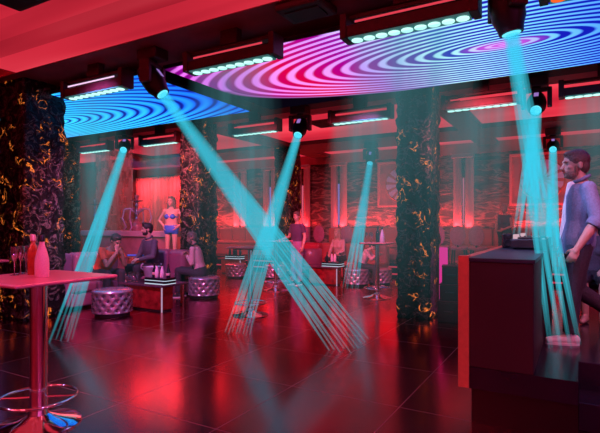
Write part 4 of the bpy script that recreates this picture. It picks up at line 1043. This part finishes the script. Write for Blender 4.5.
# woman on the red sofa
q = pix(338, 13.6, 0)
person('woman in pale top seated on the red sofa behind the bottle tray', (q.x, 12.46, 0), yaw_to(-.2, -1), sit(.47, .06),
       dict(skin=M['skin'], hair=M['hair_blond'], long=True, top=M['pink_cloth'], bottom=M['dark_cloth'], shoe=M['black'], g=1.04, limb=.9))
# person crouching forward on the far pouf
q = pix(362, 12.0, 0)
person('person with dark hair in pale jacket hunched over on the far pouf', q, yaw_to(1, .1), sit(.53, .2, chest=(.12,0,.92), neck=(.22,0,1.10), head=(.33,0,1.20), sh_l=(.17,.17,1.06), sh_r=(.17,-.17,1.06), el_l=(.34,.16,.82), wr_l=(.50,.08,.92), el_r=(.34,-.16,.82), wr_r=(.50,-.08,.94), kn_l=(.42,.12,.56), kn_r=(.42,-.12,.56)),
       dict(skin=M['skin'], hair=M['hair'], long=False, top=M['pink_cloth'], bottom=M['dark_cloth'], shoe=M['black'], face=(1, 0, -.5), g=1.03, limb=.9, scale=.82))

# ------------------------------------------------------------------ lamps and added fills
def area(name, loc, aim, size, col, e, sy=None):
    l = bpy.data.lights.new(name, 'AREA'); l.energy = e; l.color = col; l.size = size
    if sy: l.shape = 'RECTANGLE'; l.size_y = sy
    o = bpy.data.objects.new(name, l); COL.objects.link(o); o.location = loc
    o.rotation_euler = (Vector(aim)-Vector(loc)).to_track_quat('-Z', 'Y').to_euler(); return o
def spot(name, loc, aim, col, e, ang=60, blend=.6, r=.1):
    l = bpy.data.lights.new(name, 'SPOT'); l.energy = e; l.color = col; l.spot_size = math.radians(ang); l.spot_blend = blend; l.shadow_soft_size = r
    o = bpy.data.objects.new(name, l); COL.objects.link(o); o.location = loc
    o.rotation_euler = (Vector(aim)-Vector(loc)).to_track_quat('-Z', 'Y').to_euler(); return o
RED = (1., .05, .06)
for x0 in (-12, -9.2, -6, -3.6, -.8): area('wall_wash_lamp', (x0, 14.72, 1.45), (x0, 15.05, 3.2), 2.2, (1., .03, .035), 50, .12)
for x, y, tx, ty, e in ((-8.2, 4.5, -9.5, 8.2, 700), (-7.0, 6.3, -9.6, 12, 1000), (-5.2, 6.3, -6.2, 12, 1200), (-3.4, 6.3, -4.6, 11.5, 1000), (-1.5, 6.3, -1.0, 13, 1000), (-5.9, 3.6, -7.6, 6.4, 600)):
    spot('lounge_rose_lamp', (x, y, 3.45), (tx, ty, .7), (1., .10, .15), e, 62, .8, .08)  # added spots without a visible source, brighten the lounge
area('bar_rose_lamp', (-11, 11, 3.7), (-11, 11, 0), 2.5, (1., .05, .06), 130)  # added to brighten the dark area behind the glass
for x0 in (-15.8, -13.9): area('curtain_lamp', (x0, 14.3, 3.4), (x0, 14.9, 1.6), 1.5, (1., .08, .09), 110, .2)  # added, no fixture there; brightens the curtain
spot('violet_sofa_lamp', (-5.4, 3.6, 3.7), (-7.4, 7.0, .5), (.62, .30, 1.), 700, 62)  # added to tint sofa and poufs violet
spot('violet_lounge_lamp', (-3.0, 7.4, 3.6), (-5.2, 11.5, .6), (.62, .30, 1.), 500, 62)  # added violet fill for the far seats
spot('blue_dj_lamp', (-1.6, 3.3, 3.6), (0, 5.2, 1.5), (.42, .45, 1.), 420, 56)
spot('rose_dj_lamp', (1.3, 3.5, 3.7), (0, 5.1, .6), (1., .30, .42), 260, 40)  # added fill so the DJ's legs are not too dark
spot('violet_bar_lamp', (1.2, .6, 3.6), (-3.6, 2.2, .6), (.55, .22, 1.), 420, 34, .5, .22)  # added for a violet streak on the chrome table post
spot('blue_bar_lamp', (-6.2, .4, 3.6), (-3.6, 2.2, .5), (.25, .35, 1.), 160, 40, .5, .22)  # added for a blue streak on the same chrome post
spot('rose_table_lamp', (-2.2, 3.4, 3.7), (-3.6, 2.2, 1.1), (1., .15, .25), 300, 45)  # added to throw pink light on the nearest table
spot('red_booth_lamp', (-2.2, 2.2, 3.6), (-.6, 3.9, .8), (1., .06, .05), 14, 50)

for y0 in (-1.5, 1.5): area('side_wall_lamp', (3.7, y0, 4.0), (4.0, y0, 1.5), .3, (.75, .25, .9), 120, 1.2)  # added to light the unseen wall that the chrome reflects
for x0 in (-5, -2.5): area('rear_wall_lamp', (x0, -2.6, 4.0), (x0, -3.0, 1.5), 1.2, (1., .10, .16), 120, .3)  # added behind the camera, lights the wall for chrome reflections
spot('teal_screen_lamp', (-9.6, 5.4, 3.5), (-11.4, 9.16, 2.5), (.35, .9, 1.), 500, 42)  # added to brighten the patterned glass pane
w = bpy.data.worlds.new('world'); SC.world = w; w.use_nodes = True
w.node_tree.nodes['Background'].inputs[0].default_value = (.05, .02, .05, 1)
w.node_tree.nodes['Background'].inputs[1].default_value = .3
